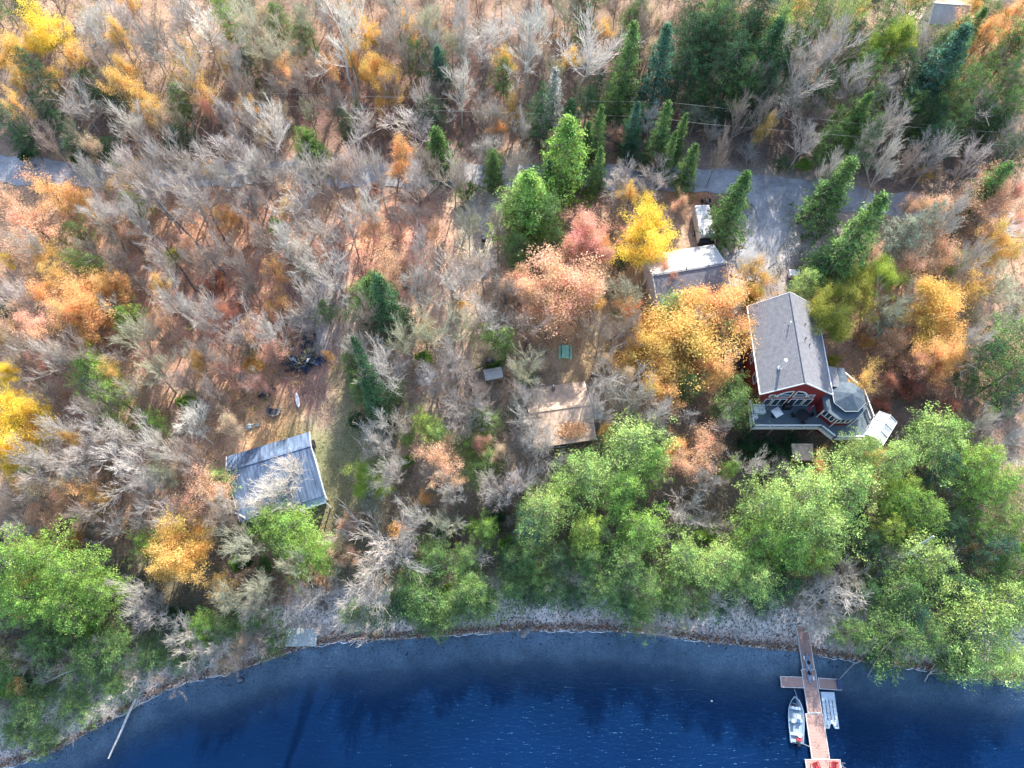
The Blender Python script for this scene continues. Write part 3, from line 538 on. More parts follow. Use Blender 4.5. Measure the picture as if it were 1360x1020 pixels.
LM=[('red house',1048,450),('light roofed garage',925,352),('blue roofed cottage',365,620),('brown roofed cottage',745,550),('green picnic table',751,467),('silver trailer',936,296),('cross shaped dock',1076,908),('grey wooden platform',400,846),('dark scrap pile',400,485),('small grey shed',655,492),('utility pole',1345,205),('clear stair canopy',1165,566),('driveway mouth',1045,265),('dirt driveway',632,290),('white bench log',396,531),('white house top right',1265,15),('white box trailer',1055,361),('fallen log in the lake',170,960),('top left corner',0,0),('bottom left corner',0,1020),('left photo edge',0,510),('right photo edge',1360,560),('top edge centre',600,0),('leaning white trunk',300,665)]
ORD=['nearest','second nearest','third nearest','fourth nearest','fifth nearest','sixth nearest','seventh nearest','eighth nearest','ninth nearest','tenth nearest','eleventh nearest','twelfth nearest']
def lab():
    D={}
    for t in TREES:
        n,a,b=min(LM,key=lambda l:(l[1]-t['px'])**2+(l[2]-t['py'])**2); dx,dy=t['px']-a,t['py']-b
        s=[]
        if abs(dy)>.4*abs(dx): s.append('above' if dy<0 else 'below')
        if abs(dx)>.4*abs(dy): s.append('left of' if dx<0 else 'right of')
        if s==['above'] or s==['below'] or len(s)==1: ph=s[0]
        else: ph=s[0]+' '+s[1]
        key=(t['k']+('s' if t.get('sap') else ''),t['c'],n,ph); D.setdefault(key,[]).append((dx*dx+dy*dy,t))
    for (k,c,n,ph),L in D.items():
        L.sort(key=lambda q:q[0]); base=(NM[k][1] if k in NM else 'slim bare {} sapling').format(COLR[c][1])
        for i,(_,t) in enumerate(L):
            t['label']=f'{base} {ph} the {n}'+(f', {ORD[min(i,11)]} it' if len(L)>1 else '')
lab()
PROTO={}
def spawn(t,tiltx=0,tilty=0,name=None,label=None,cat=None,group=None):
    k=t['k']; i=t.get('rx'); i=rnd.randrange(len(PRO[k])) if i is None else i
    tm,cm=PRO[k][i]; dr,dh=DIM[k]; nm=NM[k]
    o=empty('bare_sapling' if t.get('sap') else nm[0],t['b'],t['label'],nm[2],'bare saplings between the trees' if t.get('sap') else GRP[k],rnd.uniform(0,6.28))
    o.rotation_euler=(tiltx,tilty,rnd.uniform(0,6.28) if not(tiltx or tilty) else 0); o.scale=(t['r']/dr,t['r']/dr,t['h']/dh)
    rgb=COLR[t['c']][0]; u_=rnd.uniform(.85,1.15); j=[min(1,u_*c*(1+rnd.uniform(-.02,.02))) for c in rgb]
    bk=j if k in 'BT' else ((.30,.26,.24) if k in 'LYU' else (.26,.23,.21))
    if k not in PROTO: pass
    a=bpy.data.objects.new('trunk',tm); COL.objects.link(a); a.parent=o; a.color=(*[c*.8 for c in bk],1)
    b=bpy.data.objects.new('branches' if k in 'BT' else 'crown',cm); COL.objects.link(b); b.parent=o; b.color=(*j,1)
    return o
for t in TREES: spawn(t)
# ---------------------------------------------------------------- buildings
def window(p,q,z0,z1,parent,n,out=.06,cols=1,fw=.09,arch=0,name='window'):
    # p,q: wall points (x,y) left->right seen from outside; n: outward normal
    p=Vector((*p,0));q=Vector((*q,0)); d=(q-p); L=d.length; d.normalize(); n=Vector((*n,0)).normalized(); U=Vector((0,0,1))
    def loc(u,z,o): return p+d*u+U*z+n*o
    fr_=MB(); gl=MB()
    def bar(u0,u1,a,b,o0=-.02,o1=out):
        v=[loc(u,z,o) for u in(u0,u1) for z in(a,b) for o in(o0,o1)]
        fr_.add(v,[(0,1,3,2),(4,6,7,5),(0,4,5,1),(2,3,7,6),(0,2,6,4),(1,5,7,3)])
    if not arch:
        bar(0,L,z0,z0+fw);bar(0,L,z1-fw,z1);bar(0,fw,z0+fw,z1-fw);bar(L-fw,L,z0+fw,z1-fw)
        for i in range(1,cols): c=L*i/cols; bar(c-fw/2,c+fw/2,z0+fw,z1-fw)
        gl.add([loc(fw*.5,z0+fw*.5,.02),loc(L-fw*.5,z0+fw*.5,.02),loc(L-fw*.5,z1-fw*.5,.02),loc(fw*.5,z1-fw*.5,.02)],[(0,1,2,3)])
    else:  # quarter circle, high side right when arch=1, left when arch=-1
        hh=z1-z0; K=9; pts=[]
        for i in range(K+1):
            a=math.pi/2*i/K; u=L*(1-math.cos(a)); z=z0+hh*math.sin(a)
            pts.append((u if arch>0 else L-u,z))
        cx=L if arch>0 else 0
        for (u0,a0),(u1,a1) in zip(pts,pts[1:]):
            def inn(u,z): return (cx+(u-cx)*.9,z0+(z-z0)*.9)
            i0,i1=inn(u0,a0),inn(u1,a1)
            v=[loc(u0,a0,out),loc(u1,a1,out),loc(i1[0],i1[1],out),loc(i0[0],i0[1],out)]; v+=[x-n*(out+.02) for x in v]
            fr_.add(v,[(0,1,2,3),(4,7,6,5),(0,4,5,1),(2,6,7,3)])
            gl.add([loc(cx,z0,.02),loc(u0,a0,.02),loc(u1,a1,.02)],[(0,1,2)])
        bar(0,L,z0-fw,z0); bar(cx-fw if arch>0 else 0,cx if arch>0 else fw,z0,z1)
        bar(0,L,z0+hh*.33,z0+hh*.33+fw*.7)
    f=fr_.build(name,M_white,parent); gl.build('pane',M_glass,f); return f
def gable(name,label,cat,cx,cy,rz,w,d,zg,ze,zr,mroof,mwall,ridge=0.0,axis='x',over=.35,th=.16,zf=None,trim=True,found=3):
    """ridge along local x ('x') at local y=ridge ; w along x, d along y"""
    o=empty(name,(cx,cy,zg),label,cat,rz=rz); A=w/2;B=d/2; zf=ze if zf is None else zf
    e=ze-zg; r_=zr-zg; f=zf-zg; iv=over
    wl=MB(); a,b=A-iv,B-iv
    def zy(y): return (e+(r_-e)*(B-y)/(B-ridge) if y>ridge else f+(r_-f)*(y+B)/(B+ridge))-th
    ys_=[-b,ridge,b]
    vs=[(sx*a,y,z) for sx in(-1,1) for y,z in [(-b,-found),(b,-found),(b,zy(b)),(ridge,zy(ridge)-.02),(-b,zy(-b))]]
    wl.add(vs,[(0,1,2,3,4),(9,8,7,6,5),(0,5,6,1),(1,6,7,2),(4,9,5,0),(2,7,8,3),(3,8,9,4)])
    wl.build('wall',mwall,o)
    rf=MB().slab([(-A,ridge,r_),(A,ridge,r_),(A,B,e),(-A,B,e)],th); rf.slab([(-A,-B,f),(A,-B,f),(A,ridge-.002,r_),(-A,ridge-.002,r_)],th)
    ro=rf.build('roof',mroof,o)
    cap=MB().box((0,ridge,r_+.03),(w+.02,.26,.05)); cap.build('ridge_cap',mroof,ro)
    if trim:
        t=MB()
        for sx in(-1,1):
            x=sx*(A+.025)
            for (y0,z0),(y1,z1) in (((-B,f),(ridge,r_)),((ridge,r_),(B,e))):
                t.add([(x-.03,y0,z0+.03),(x-.03,y1,z1+.03),(x-.03,y1,z1-.22),(x-.03,y0,z0-.22),(x+.03,y0,z0+.03),(x+.03,y1,z1+.03),(x+.03,y1,z1-.22),(x+.03,y0,z0-.22)],[(0,1,2,3),(7,6,5,4),(0,4,5,1),(1,5,6,2),(2,6,7,3),(3,7,4,0)])
        t.build('fascia',M_white,o)
    return o,ro
# red house (world aligned; built in world coordinates under a base empty)
def red_house():
    X0,X1,XR=29.25,37.75,33.4; Y0,Y1=33.1,44.9; ZE,ZR=12.5,15.9; DZ=8.4
    T=Matrix.Translation((-33.5,-39,-7.5))
    h=empty('red_house',(33.5,39,7.5),'dark red house with grey shingle gable roof beside the driveway','house')
    wx0,wx1,wy0,wy1=29.75,37.25,33.3,44.5
    w=MB(); a=.16
    def zr(x): return (ZE+(ZR-ZE)*(x-X0)/(XR-X0) if x<XR else ZE+(ZR-ZE)*(X1-x)/(X1-XR))-.17
    vs=[(x,y,z) for y in(wy0,wy1) for x,z in((wx0,3),(wx1,3),(wx1,zr(wx1)),(XR,zr(XR)),(wx0,zr(wx0)))]
    w.add(vs,[(0,1,2,3,4),(9,8,7,6,5),(0,5,6,1),(1,6,7,2),(2,7,8,3),(3,8,9,4),(4,9,5,0)])
    w.build('wall',M_red,h,T)
    # roof planes split in shingle courses so the surface has relief
    rf=MB()
    for s,(xe) in((-1,X0),(1,X1)):
        K=22
        for i in range(K):
            f0,f1=i/K,(i+1)/K; xa,xb=xe+(XR-xe)*f0,xe+(XR-xe)*f1; za,zb=ZE+(ZR-ZE)*f0,ZE+(ZR-ZE)*f1
            rf.slab([(xa,Y0,za+.03),(xa,Y1,za+.03),(xb,Y1,zb+.008),(xb,Y0,zb+.008)],.15)
    ro=rf.build('roof',M_shingle,h,T)
    MB().box((XR,(Y0+Y1)/2,ZR+.03),(.28,Y1-Y0+.02,.06)).build('ridge_cap',M_shingle,ro,T)
    fa=MB()
    for y in(Y0-.03,Y1+.03):
        for xe in(X0,X1):
            v=[(xe,y-.03,ZE+.06),(XR,y-.03,ZR+.06),(XR,y-.03,ZR-.2),(xe,y-.03,ZE-.2)]; v+=[(p[0],y+.03,p[2]) for p in v]
            fa.add(v,[(0,1,2,3),(7,6,5,4),(0,4,5,1),(1,5,6,2),(2,6,7,3),(3,7,4,0)])
    for x in(X0-.05,X1+.05): fa.b2((x-.06,Y0,ZE-.14),(x+.06,Y1,ZE+.02))
    fa.build('gutter_trim',M_white,h,T)
    ch=MB().tube((31.3,35.7,13.7),(31.3,35.7,16.3),.13,n=12).tube((31.3,35.7,16.3),(31.3,35.7,16.45),.2,n=12).box((31.3,35.7,14.2),(.4,.4,.25)).build('chimney_pipe',M_silver,ro,T,smooth=False)
    for x,y,L in((32.75,40.8,.8),(35.0,41.2,.3),(34.5,39.0,.5),(35.1,38.5,.35)):
        z=zr(x)+.1; MB().tube((x,y,z),(x,y,z+L),.06,n=8).tube((x,y,z+L),(x,y,z+L+.06),.09,n=8).build('vent_pipe',M_silver if L>.6 else M_black,ro,T)
    # gable windows
    W0=wy0; 
    def WW(a,b,z0,z1,**k):
        f=window((a,W0),(b,W0),z0,z1,h,(0,-1),**k); 
        for o in [f]+list(f.children): o.data.transform(T)
    WW(30.55,31.45,DZ+.1,DZ+2.2); WW(31.6,33.2,DZ+.1,DZ+2.2,cols=2); WW(33.55,35.3,DZ+.1,DZ+2.2,cols=2); WW(35.45,36.3,DZ+.1,DZ+2.2)
    WW(31.5,33.2,11.25,13.0,arch=1); WW(33.5,35.2,11.25,13.0,arch=-1); WW(30.65,31.4,11.15,11.85); WW(35.3,36.05,11.15,11.85)
    for y in(36.2,39.0,42.0):
        f=window((wx0,y+.6),(wx0,y-.6),9.4,10.6,h,(-1,0)); 
        for o in [f]+list(f.children): o.data.transform(T)
    # side shed dormer-like lean and octagonal sun room
    low=[(37.1,33.3),(37.1,31.7),(38.5,30.4),(40.7,30.4),(42.2,31.9),(42.2,33.7),(40.6,35.2),(40.4,37.1),(37.72,37.1)]
    MB().slab([(x,y,11.15) for x,y in low],.18).build('sunroom_skirt_roof',M_darkroof,h,T)
    c=(40.0,33.1); n8=[(c[0]+2.0*math.cos(R(22.5+45*i)),c[1]+2.0*math.sin(R(22.5+45*i))) for i in range(8)]
    up=MB()
    for i in range(8):
        p,q=n8[i],n8[(i+1)%8]; up.add([(*p,11.75),(*q,11.75),(c[0],c[1],12.75),(*p,11.55),(*q,11.55)],[(0,1,2),(0,3,4,1)])
    up.add([(*p,11.55) for p in n8],[tuple(range(8))]); sr=up.build('sunroom_roof',M_darkroof,h,T)
    rb=MB()
    for i in(3,4,5,6): p,q=n8[i],n8[(i+1)%8]; rb.tube((*p,11.70),(*q,11.70),.05,n=5) 
    rb.build('roof_trim',M_white,sr,T)
    MB().prism([(c[0]+(x-c[0])*.88,c[1]+(y-c[1])*.88) for x,y in n8],11.15,11.56).build('clerestory',M_glass,h,T)
    MB().slab([(37.72,34.3,12.2),(39.2,34.3,11.75),(39.2,36.9,11.75),(37.72,36.9,12.2)],.14).build('side_roof',M_shingle,h,T)
    ins=[(37.3,33.2),(37.3,31.95),(38.6,30.7),(40.6,30.7),(41.9,32.0),(41.9,33.6),(40.4,35.0),(40.2,36.9),(37.3,36.9)]
    MB().prism(ins,4,10.95).build('sunroom_wall',M_red,h,T)
    for i,k in((1,3),(2,3),(3,3),(4,2)):
        p,q=Vector(ins[i]),Vector(ins[i+1]); d=(q-p).normalized(); n=(d.y,-d.x); a=p+d*.12;b=q-d*.12
        f=window(a,b,DZ+.9,DZ+2.4,h,n,cols=k)
        for o in [f]+list(f.children): o.data.transform(T)
    pf=MB()
    for x,y in low[1:6]: pf.tube((x*.985+40*.015,y*.985+33*.015,DZ),(x*.985+40*.015,y*.985+33*.015,11),.05,n=6)
    pf.build('porch_post',M_white,h,T)
    # deck
    dk=[(29.1,33.55),(29.1,30.35),(37.25,30.35),(38.7,28.95),(42.2,28.95),(43.75,31.4),(43.2,35.2),(41.2,37.4),(40.4,37.4),(40.4,35.2),(37.3,33.55)]
    MB().prism(dk,DZ-.25,DZ).build('deck',M_deck,h,T)
    rim=MB()
    for a,b in zip(dk[:8],dk[1:9]):
        a=Vector(a);b=Vector(b); d=(b-a).normalized(); n=Vector((d.y,-d.x)); 
        v=[(*(a-n*-.0+n*.0),0)]
        m=(a+b)/2+n*.03; rim.box((m.x,m.y,DZ-.16),((b-a).length+.04,.05,.34),math.atan2(d.y,d.x))
    rim.build('deck_rim',M_white,h,T)
    rl=MB(); bal=MB(); po=MB()
    for a,b in zip(dk[:7],dk[1:8]):
        a=Vector(a);b=Vector(b);L=(b-a).length; d=(b-a)/L; ang=math.atan2(d.y,d.x); m=(a+b)/2
        if a==Vector(dk[4]): a=a+d*1.2;L=(b-a).length; m=(a+b)/2
        rl.box((m.x,m.y,DZ+1.02),(L,.13,.06),ang); rl.box((m.x,m.y,DZ+.14),(L,.06,.07),ang); rl.box((m.x,m.y,DZ+.86),(L,.05,.06),ang)
        k=max(1,int(L/1.9))
        for i in range(k+1): q=a+d*L*i/k; po.box((q.x,q.y,DZ+.55),(.12,.12,1.14))
        k=int(L/.2)
        for i in range(k): q=a+d*L*(i+.5)/k; bal.box((q.x,q.y,DZ+.5),(.035,.035,.72))
    rl.build('railing',M_white,h,T); po.build('railing_posts',M_white,h,T); bal.build('balusters',M_white,h,T)
    sp=MB()
    for x,y in[(29.4,30.6),(32,30.6),(34.6,30.6),(37,30.6),(38.9,29.3),(42,29.3),(43.3,31.5)]:
        sp.b2((x-.1,y-.1,g1(x,y)-.3),(x+.1,y+.1,DZ-.26))
    sp.build('support_posts',M_wood,h,T)
red_house()
DZ=8.4
def prop(name,x,y,z,label,cat,rz=0,group=None): return empty(name,(x,y,z),label,cat,group,rz)
# stair canopy and stairs
o=prop('stair_canopy',44.2,29.9,6.0,'clear grey gabled canopy over the stairs beside the red house deck','canopy',rz=R(-38))
m=MB(); m.slab([(-1.15,0,4.0),(-1.15,0,4.0),(1.15,0,4.0)],.01) if False else None
for s in(-1,1): m.slab([(s*.0,-1.9,4.1),(s*0,1.9,4.1),(s*1.15,1.9,3.55),(s*1.15,-1.9,3.55)],.04)
m.build('canopy_sheet',M_film,o)
fm=MB()
for y in(-1.85,-.6,.6,1.85):
    for s in(-1,1): fm.tube((s*1.12,y,0),(s*1.12,y,3.5),.035,n=6); fm.tube((s*1.14,y,3.6),(0,y,4.15),.03,n=6)
fm.tube((0,-1.9,4.15),(0,1.9,4.15),.03); [fm.tube((s*1.16,-1.9,3.57),(s*1.16,1.9,3.57),.03) for s in(-1,1)]; fm.build('canopy_frame',M_white,o)
side=MB()
for s in(-1,1): side.slab([(s*1.12,-1.8,3.4),(s*1.12,1.8,3.4),(s*1.14,1.8,3.4),(s*1.14,-1.8,3.4)],2.6)
side.build('side_sheet',M_film,o)
o=prop('deck_stairs',43.0,28.7,5.2,'white railed stairs descending from the deck corner','stairs',rz=R(-38))
s=MB(); r_=MB()
for i in range(12): s.box((0,.9-.28*i,3.1-.26*i),(1.1,.3,.05))
s.build('treads',M_grey,o)
for sx in(-.58,.58):
    r_.tube((sx,1.0,3.2),(sx,-2.3,.15),.06,n=4); r_.tube((sx,1.0,4.15),(sx,-2.3,1.1),.05,n=4)
    for i in range(6): y=1-.62*i; r_.tube((sx,y,3.2-.57*i-.1),(sx,y,4.1-.57*i),.04,n=4)
r_.build('handrail',M_white,o)
# things on the deck
o=prop('patio_table',30.1,32.6,DZ,'white covered patio table at the left end of the deck','patio table'); MB().box((0,0,.72),(1.5,1.3,.08)).box((0,0,.40),(1.35,1.15,.58)).build('cover',M_white,o,bevel=.04); MB().box((-.6,-.9,.3),(.7,.6,.6)).build('side_cover',M_white,o,bevel=.04)
o=prop('square_parasol',32.0,31.9,DZ,'white square tilted parasol standing on the deck','parasol',rz=.5); MB().tube((0,0,0),(0,0,1.5),.03).build('pole',M_silver,o); m=MB()
for i in range(4):
    a=i*math.pi/2+.78; b=a+math.pi/2; m.add([(0,0,1.62),(.78*math.cos(a),.78*math.sin(a),1.3),(.78*math.cos(b),.78*math.sin(b),1.3)],[(0,1,2)])
m.build('canopy',M_white,o); MB().tube((0,0,0),(0,0,.08),.28,n=14).build('base',M_black,o)
o=prop('barbecue_grill',33.6,32.9,DZ,'black barbecue grill beneath the gable windows','grill'); MB().box((0,0,.45),(.9,.5,.75)).build('cabinet',M_black,o); MB().tube((-.45,0,.95),(.45,0,.95),.27,n=12).build('lid',M_black,o)
o=prop('round_patio_table',35.3,31.8,DZ,'round dark patio table near the folded red parasol','table'); MB().tube((0,0,.68),(0,0,.73),.75,n=24).build('tabletop',M_black,o); MB().tube((0,0,0),(0,0,.68),.06).build('leg',M_black,o)
for i,w in enumerate(('left','lakeward','right')):
    a=(3.1,4.7,.1)[i]; x,y=35.3+1.05*math.cos(a),31.8+.95*math.sin(a)
    q=prop('patio_chair',x,y,DZ,f'black patio chair on the {w} side of the round patio table','chair',rz=a-math.pi/2,group='black patio chairs'); MB().box((0,0,.42),(.45,.45,.05)).build('seat',M_black,q); MB().box((0,.22,.7),(.45,.04,.5)).build('backrest',M_black,q)
    for lx in(-.2,.2):
        for ly in(-.2,.2): MB().tube((lx,ly,0),(lx,ly,.4),.02,n=5).build('leg',M_black,q)
o=prop('folded_parasol',36.1,32.4,DZ,'folded red parasol leaning by the sunroom wall','parasol'); MB().tube((0,0,0),(0,0,2.3),.025).build('pole',M_silver,o); MB().tube((0,0,.9),(.05,.05,2.2),.16,.05,n=9).build('canopy',plain('maroon_cloth',(.35,.02,.06),.8),o)
p=at(982,455,0); o=prop('heat_pump',29.1,41.2,g1(29.1,41.2),'white heat pump unit against the left wall of the red house','heat pump'); MB().box((0,0,.5),(.55,1.0,.95)).build('casing',M_white,o,bevel=.03); MB().tube((-.28,0,.5),(-.31,0,.5),.36,n=16).build('fan_grille',M_black,o)
o=prop('storage_bin',29.0,39.6,g1(29.0,39.6),'black storage bin standing next to the heat pump','bin'); MB().box((0,0,.45),(.6,1.3,.85)).build('bin_body',M_black,o,bevel=.03); MB().box((0,0,.92),(.66,1.36,.07)).build('lid',M_dark,o)
# lower shed under the deck
p=at(1067,600,2.3); gable('garden_shed','small grey flat shed roof below the red house deck','shed',p.x,p.y,0,2.6,2.0,p.z-2.3,p.z-.3,p.z,M_shinglew,M_wood,ridge=.9,over=.12,found=1,trim=False)
# garage
gl=g1(23,50); g_,r0=gable('garage','grey garage with pale lit back roof slope beside the driveway','garage',22.45,50.1,R(10.5),9.6,8.2,gl,gl+2.9,gl+4.7,M_shingle,M_white,ridge=-.1,over=.35)
MB().slab([(-4.78,0.05,4.735),(4.78,0.05,4.735),(4.78,4.08,2.945),(-4.78,4.08,2.945)],.03).build('painted_sunlit_slope',M_light,r0)  # paler sheet over the back slope paints the sun falling on it
M_=MB().box((4.46,-1.8,1.2),(.06,2.6,2.3)).box((4.46,1.8,1.2),(.06,2.6,2.3)); M_.build('garage_door',M_grey,g_)
MB().tube((-.3,.2,4.6),(-.3,.2,5.0),.08).build('roof_vent',M_black,r0)
# blue cottage
gl=g1(-28.5,26.5); cx,cy=-28.55,24.85
b_,r0=gable('blue_roofed_cottage','low cottage with blue grey metal roof beside the clearing','cottage',cx,cy,R(18.2),10.2,8.3,gl-.3,gl+2.6,gl+3.75,M_blue,M_grey,ridge=1.9,over=.3,zf=gl+2.0)
sm=MB()
for i in range(24):
    x=-5.0+i*.43; 
    for (y0,z0),(y1,z1) in(((-4.12,2.33),(1.9,4.08)),((1.9,4.08),(4.12,2.93))):
        sm.tube((x,y0,z0),(x,y1,z1),.022,n=4)
sm.build('roof_seams',M_blue,r0)
M=MB().slab([(2.2,-4.9,1.75),(5.0,-4.9,1.75),(5.0,-4.05,2.12),(2.2,-4.05,2.12)],.1); M.build('porch_roof',M_alu,b_)
for x in(2.3,4.9): MB().box((x,-4.8,.2),(.12,.12,3.0)).build('porch_post',M_white,b_)
f=window((-2.5,-3.855),(-1.2,-3.855),.9,1.9,b_,(0,-1),cols=2); f=window((5.1-.30,0),(5.1-.30,1.4),.9,1.9,b_,(1,0),cols=2)
o=prop('porch_shelf',*(at(418,592,.0)[:]),'dark metal shelf leaning by the right wall of the blue roofed cottage','shelf',rz=R(18)); m=MB(); [m.box((0,0,.3+.4*i),(.4,.8,.04)) for i in range(3)]; m.build('shelves',M_black,o); m=MB(); [m.tube((a,b,0),(a,b,1.15),.02,n=5) for a in(-.18,.18) for b in(-.38,.38)]; m.build('uprights',M_black,o)
# central cottage
gl=g1(5.6,33); c_,r0=gable('brown_roofed_cottage','brown roofed cottage with a heap of orange leaves on its roof','cottage',5.95,32.8,R(8.5),7.7,7.9,gl-.2,gl+2.3,gl+3.5,M_shinglew,M_wood,ridge=.3,over=.3)
MB().box((-.3,3.2,3.2),(.34,.34,1.5)).build('chimney',M_stone,r0); MB().tube((-.3,3.2,3.9),(-.3,3.2,4.3),.1).build('chimney_pot',M_silver,r0)
f=window((-1.6,-3.66),(.4,-3.66),.7,1.9,c_,(0,-1),cols=2)
o=link('leaf_heap',(lambda n:(lambda c:np_mesh('leaf_heap',*cards(c,np.full(n,.18),.75,1.2),{'col':('FACE','FLOAT_COLOR',np.tile([[.95,.58,.32,1]],(n,1))),'v':('FACE','FLOAT',rng.random(n))}))(np.stack([rng.normal(0,.75,n),rng.normal(0,.42,n),np.abs(rng.normal(0,.05,n))],-1)))(2200),LITTER)
o.rotation_euler=(R(17),0,R(8.5)); q=Matrix.Rotation(R(8.5),3,'Z')@Vector((1.1,-2.5,0)); o.location=(5.95+q.x,32.8+q.y,gl-.2+1.2+(2.5+1.25)*.286+.2); tag(o,'orange leaf heap lying on the brown cottage roof','leaf heap',kind='stuff')
z_=gl-.2+ (2.5+0)+(3.7-2.5)*((-2.5+3.95)/(4.25)); o.location.z=z_+.06
for (a,b,w,d,hh) in((782,533,1.2,1.9,2.2),(791,549,1.9,1.5,2.0)):
    p=at(a,b,hh); q=empty('lean_to',(p.x,p.y,p.z-hh),('small' if w<1.5 else 'wide')+' grey lean to roof at the right side of the brown cottage','lean-to','lean-to roofs',R(8.5)); MB().slab([(-w/2,-d/2,hh-.15),(w/2,-d/2,hh-.2),(w/2,d/2,hh),(-w/2,d/2,hh+.05)],.1).build('roof',M_grey,q)
    for x in(-1,1):
        for y in(-1,1): MB().box((x*(w/2-.1),y*(d/2-.1),(hh-.35)/2),(.1,.1,hh-.35)).build('post',M_wood,q)
# small sheds
p=at(655,495,2.2); gable('small_grey_shed','small shed with flat pale grey roof under bare branches','shed',p.x,p.y,R(12),2.3,1.5,p.z-2.2,p.z-.25,p.z,M_light,M_wood,ridge=0,over=.12,found=.6,trim=False)
p=at(649,470,2.2); gable('dark_outhouse','dark roofed outhouse just above the small grey shed','outhouse',p.x,p.y,R(0),1.7,2.0,p.z-2.2,p.z-.3,p.z,M_dark,M_wood,ridge=0,over=.12,found=.6,trim=False)
p=at(1267,12,5); gable('white_roofed_house','pale roofed house at the top right edge of the wood','house',p.x,p.y+1,R(-6),5,4,p.z-5,p.z-1.8,p.z,M_light,M_white,over=.3)
p=at(1225,105,0); strip('sand_clearing',[(1200,112),(1225,105),(1250,92)],[3,6,4],M_sand,.25,jag=.6)
# trailer
p=at(937,294,2.6); gz_=g1(p.x,p.y); o=prop('cargo_trailer',p.x,p.y,gz_,'long silver cargo trailer parked behind the garage','trailer',rz=R(3))
MB().box((0,.3,1.55),(2.0,4.9,2.0)).build('box_body',M_silver,o,bevel=.08); m=MB(); [m.box((0,-1.9+.62*i,2.57),(1.96,.05,.03)) for i in range(8)]; m.build('roof_ribs',M_silver,o)
MB().box((0,-2.55,1.2),(1.9,.7,1.5)).build('rear_compartment',M_black,o,bevel=.05)
for s in(-1,1):
    m=MB().tube((s*.92,-.3,.36),(s*1.12,-.3,.36),.36,n=18); wv=m.build('wheel',M_black,o); MB().tube((s*1.125,-.3,.36),(s*1.14,-.3,.36),.2,n=12).build('rim',M_silver,wv)
    MB().box((s*.7,-2.93,1.0),(.25,.05,.15)).build('tail_light',M_white,o)
m=MB().tube((-.7,2.7,.5),(0,4.0,.5),.06).tube((.7,2.7,.5),(0,4.0,.5),.06).tube((0,4.0,.1),(0,4.0,.9),.06); m.build('drawbar',M_black,o)
p=at(939,268,.6); o=prop('quad_bike',p.x,p.y,g1(p.x,p.y),'black quad bike parked at the front of the silver trailer','quad bike'); MB().box((0,0,.55),(.5,1.3,.35)).build('body',M_black,o,bevel=.08); MB().box((0,-.1,.8),(.3,.6,.12)).build('seat',M_dark,o,bevel=.04); MB().tube((-.4,.35,.95),(.4,.35,.95),.025).build('handlebar',M_black,o)
for x in(-.5,.5):
    for y in(-.5,.5): MB().tube((x-.12,y,.28),(x+.12,y,.28),.28,n=14).build('wheel',M_black,o)
p=at(1056,361,1.2); o=prop('white_box_trailer',p.x,p.y,g1(p.x,p.y),'small white lidded utility box beside the gravel yard','utility box'); MB().box((0,0,.62),(1.25,.85,.7)).build('box_body',M_white,o,bevel=.03); MB().box((0,0,1.03),(1.35,.95,.09)).build('lid',M_white,o,bevel=.02); [MB().tube((s*.45,-.3,.14),(s*.45,.3,.14),.14,n=10).build('skid',M_black,o) for s in(-1,1)]
p=at(642,314,1); o=prop('black_bin',p.x,p.y,g1(p.x,p.y),'small black bin at the end of the dirt driveway','bin'); MB().tube((0,0,0),(0,0,.8),.28,.33,n=14).build('bin_body',M_black,o); MB().tube((0,0,.8),(0,0,.87),.36,n=14).build('lid',M_dark,o)
# picnic table
p=at(751,467,.7); o=prop('picnic_table',p.x,p.y,g1(p.x,p.y),'green picnic table on bare ground above the brown cottage','picnic table',rz=R(-3)); m=MB(); [m.box((-.36+.18*i,0,.76),(.165,1.9,.045)) for i in range(5)]; m.build('tabletop',M_green,o)
for s in(-1,1):
    MB().box((s*.72,0,.45),(.26,1.9,.045)).build('bench',M_green,o)
    m=MB().tube((-.75,s*.65,0),(-.25,s*.65,.72),.04,n=4).tube((.75,s*.65,0),(.25,s*.65,.72),.04,n=4).tube((-.8,s*.65,.41),(.8,s*.65,.41),.04,n=4); m.build('leg_frame',M_green,o)
# scrap pile, wood, fire ring, bench log
def pile(a,b,n,sx,sy,mat,label,cat,name,seed,hgt=.7,rz=0,mats=None,lmax=1.6):
    p=at(a,b); r=random.Random(seed); o=empty(name,(p.x,p.y,g1(p.x,p.y)),label,cat,rz=rz); groups={}
    for i in range(n):
        u=r.gauss(0,.45);v=r.gauss(0,.45); L=r.uniform(.4,lmax); z=.1+hgt*max(0,1-u*u-v*v)*r.random()
        mt=r.choice(mats or [mat]); g=groups.setdefault(mt,MB()); M3=Matrix.Rotation(r.uniform(0,3.14),4,'Z')@Matrix.Rotation(r.gauss(0,.3),4,'X')@Matrix.Rotation(r.gauss(0,.3),4,'Y')
        g.box((u*sx,v*sy,z),(L,r.uniform(.08,.4),r.uniform(.06,.3)),m=M3)
    for mt,g in groups.items(): g.build({'dark_scrap':'scrap','old_wood':'boards','brushed_aluminium':'metal_sheet','blue_tarp':'tarp','bleached_log':'logs','fieldstone':'stones'}.get(mt.name,'debris'),mt,o)
    return o
pile(405,480,90,2.5,1.3,M_dark,'dark pile of scrap boards and metal above the clearing','scrap pile','scrap_pile',3,1.0,R(15),[M_dark,M_dark,M_dark,M_wood,M_alu,M_tarp])
pile(410,455,34,.8,1.6,M_wood,'loose pile of dark boards behind the scrap pile','board pile','board_pile',5,.5,R(-10),[M_dark,M_wood])
pile(353,521,30,1.1,.35,M_dark,'small dark heap of old logs left of the white bench log','log heap','log_heap',8,.4,R(25),[M_dark,M_wood])
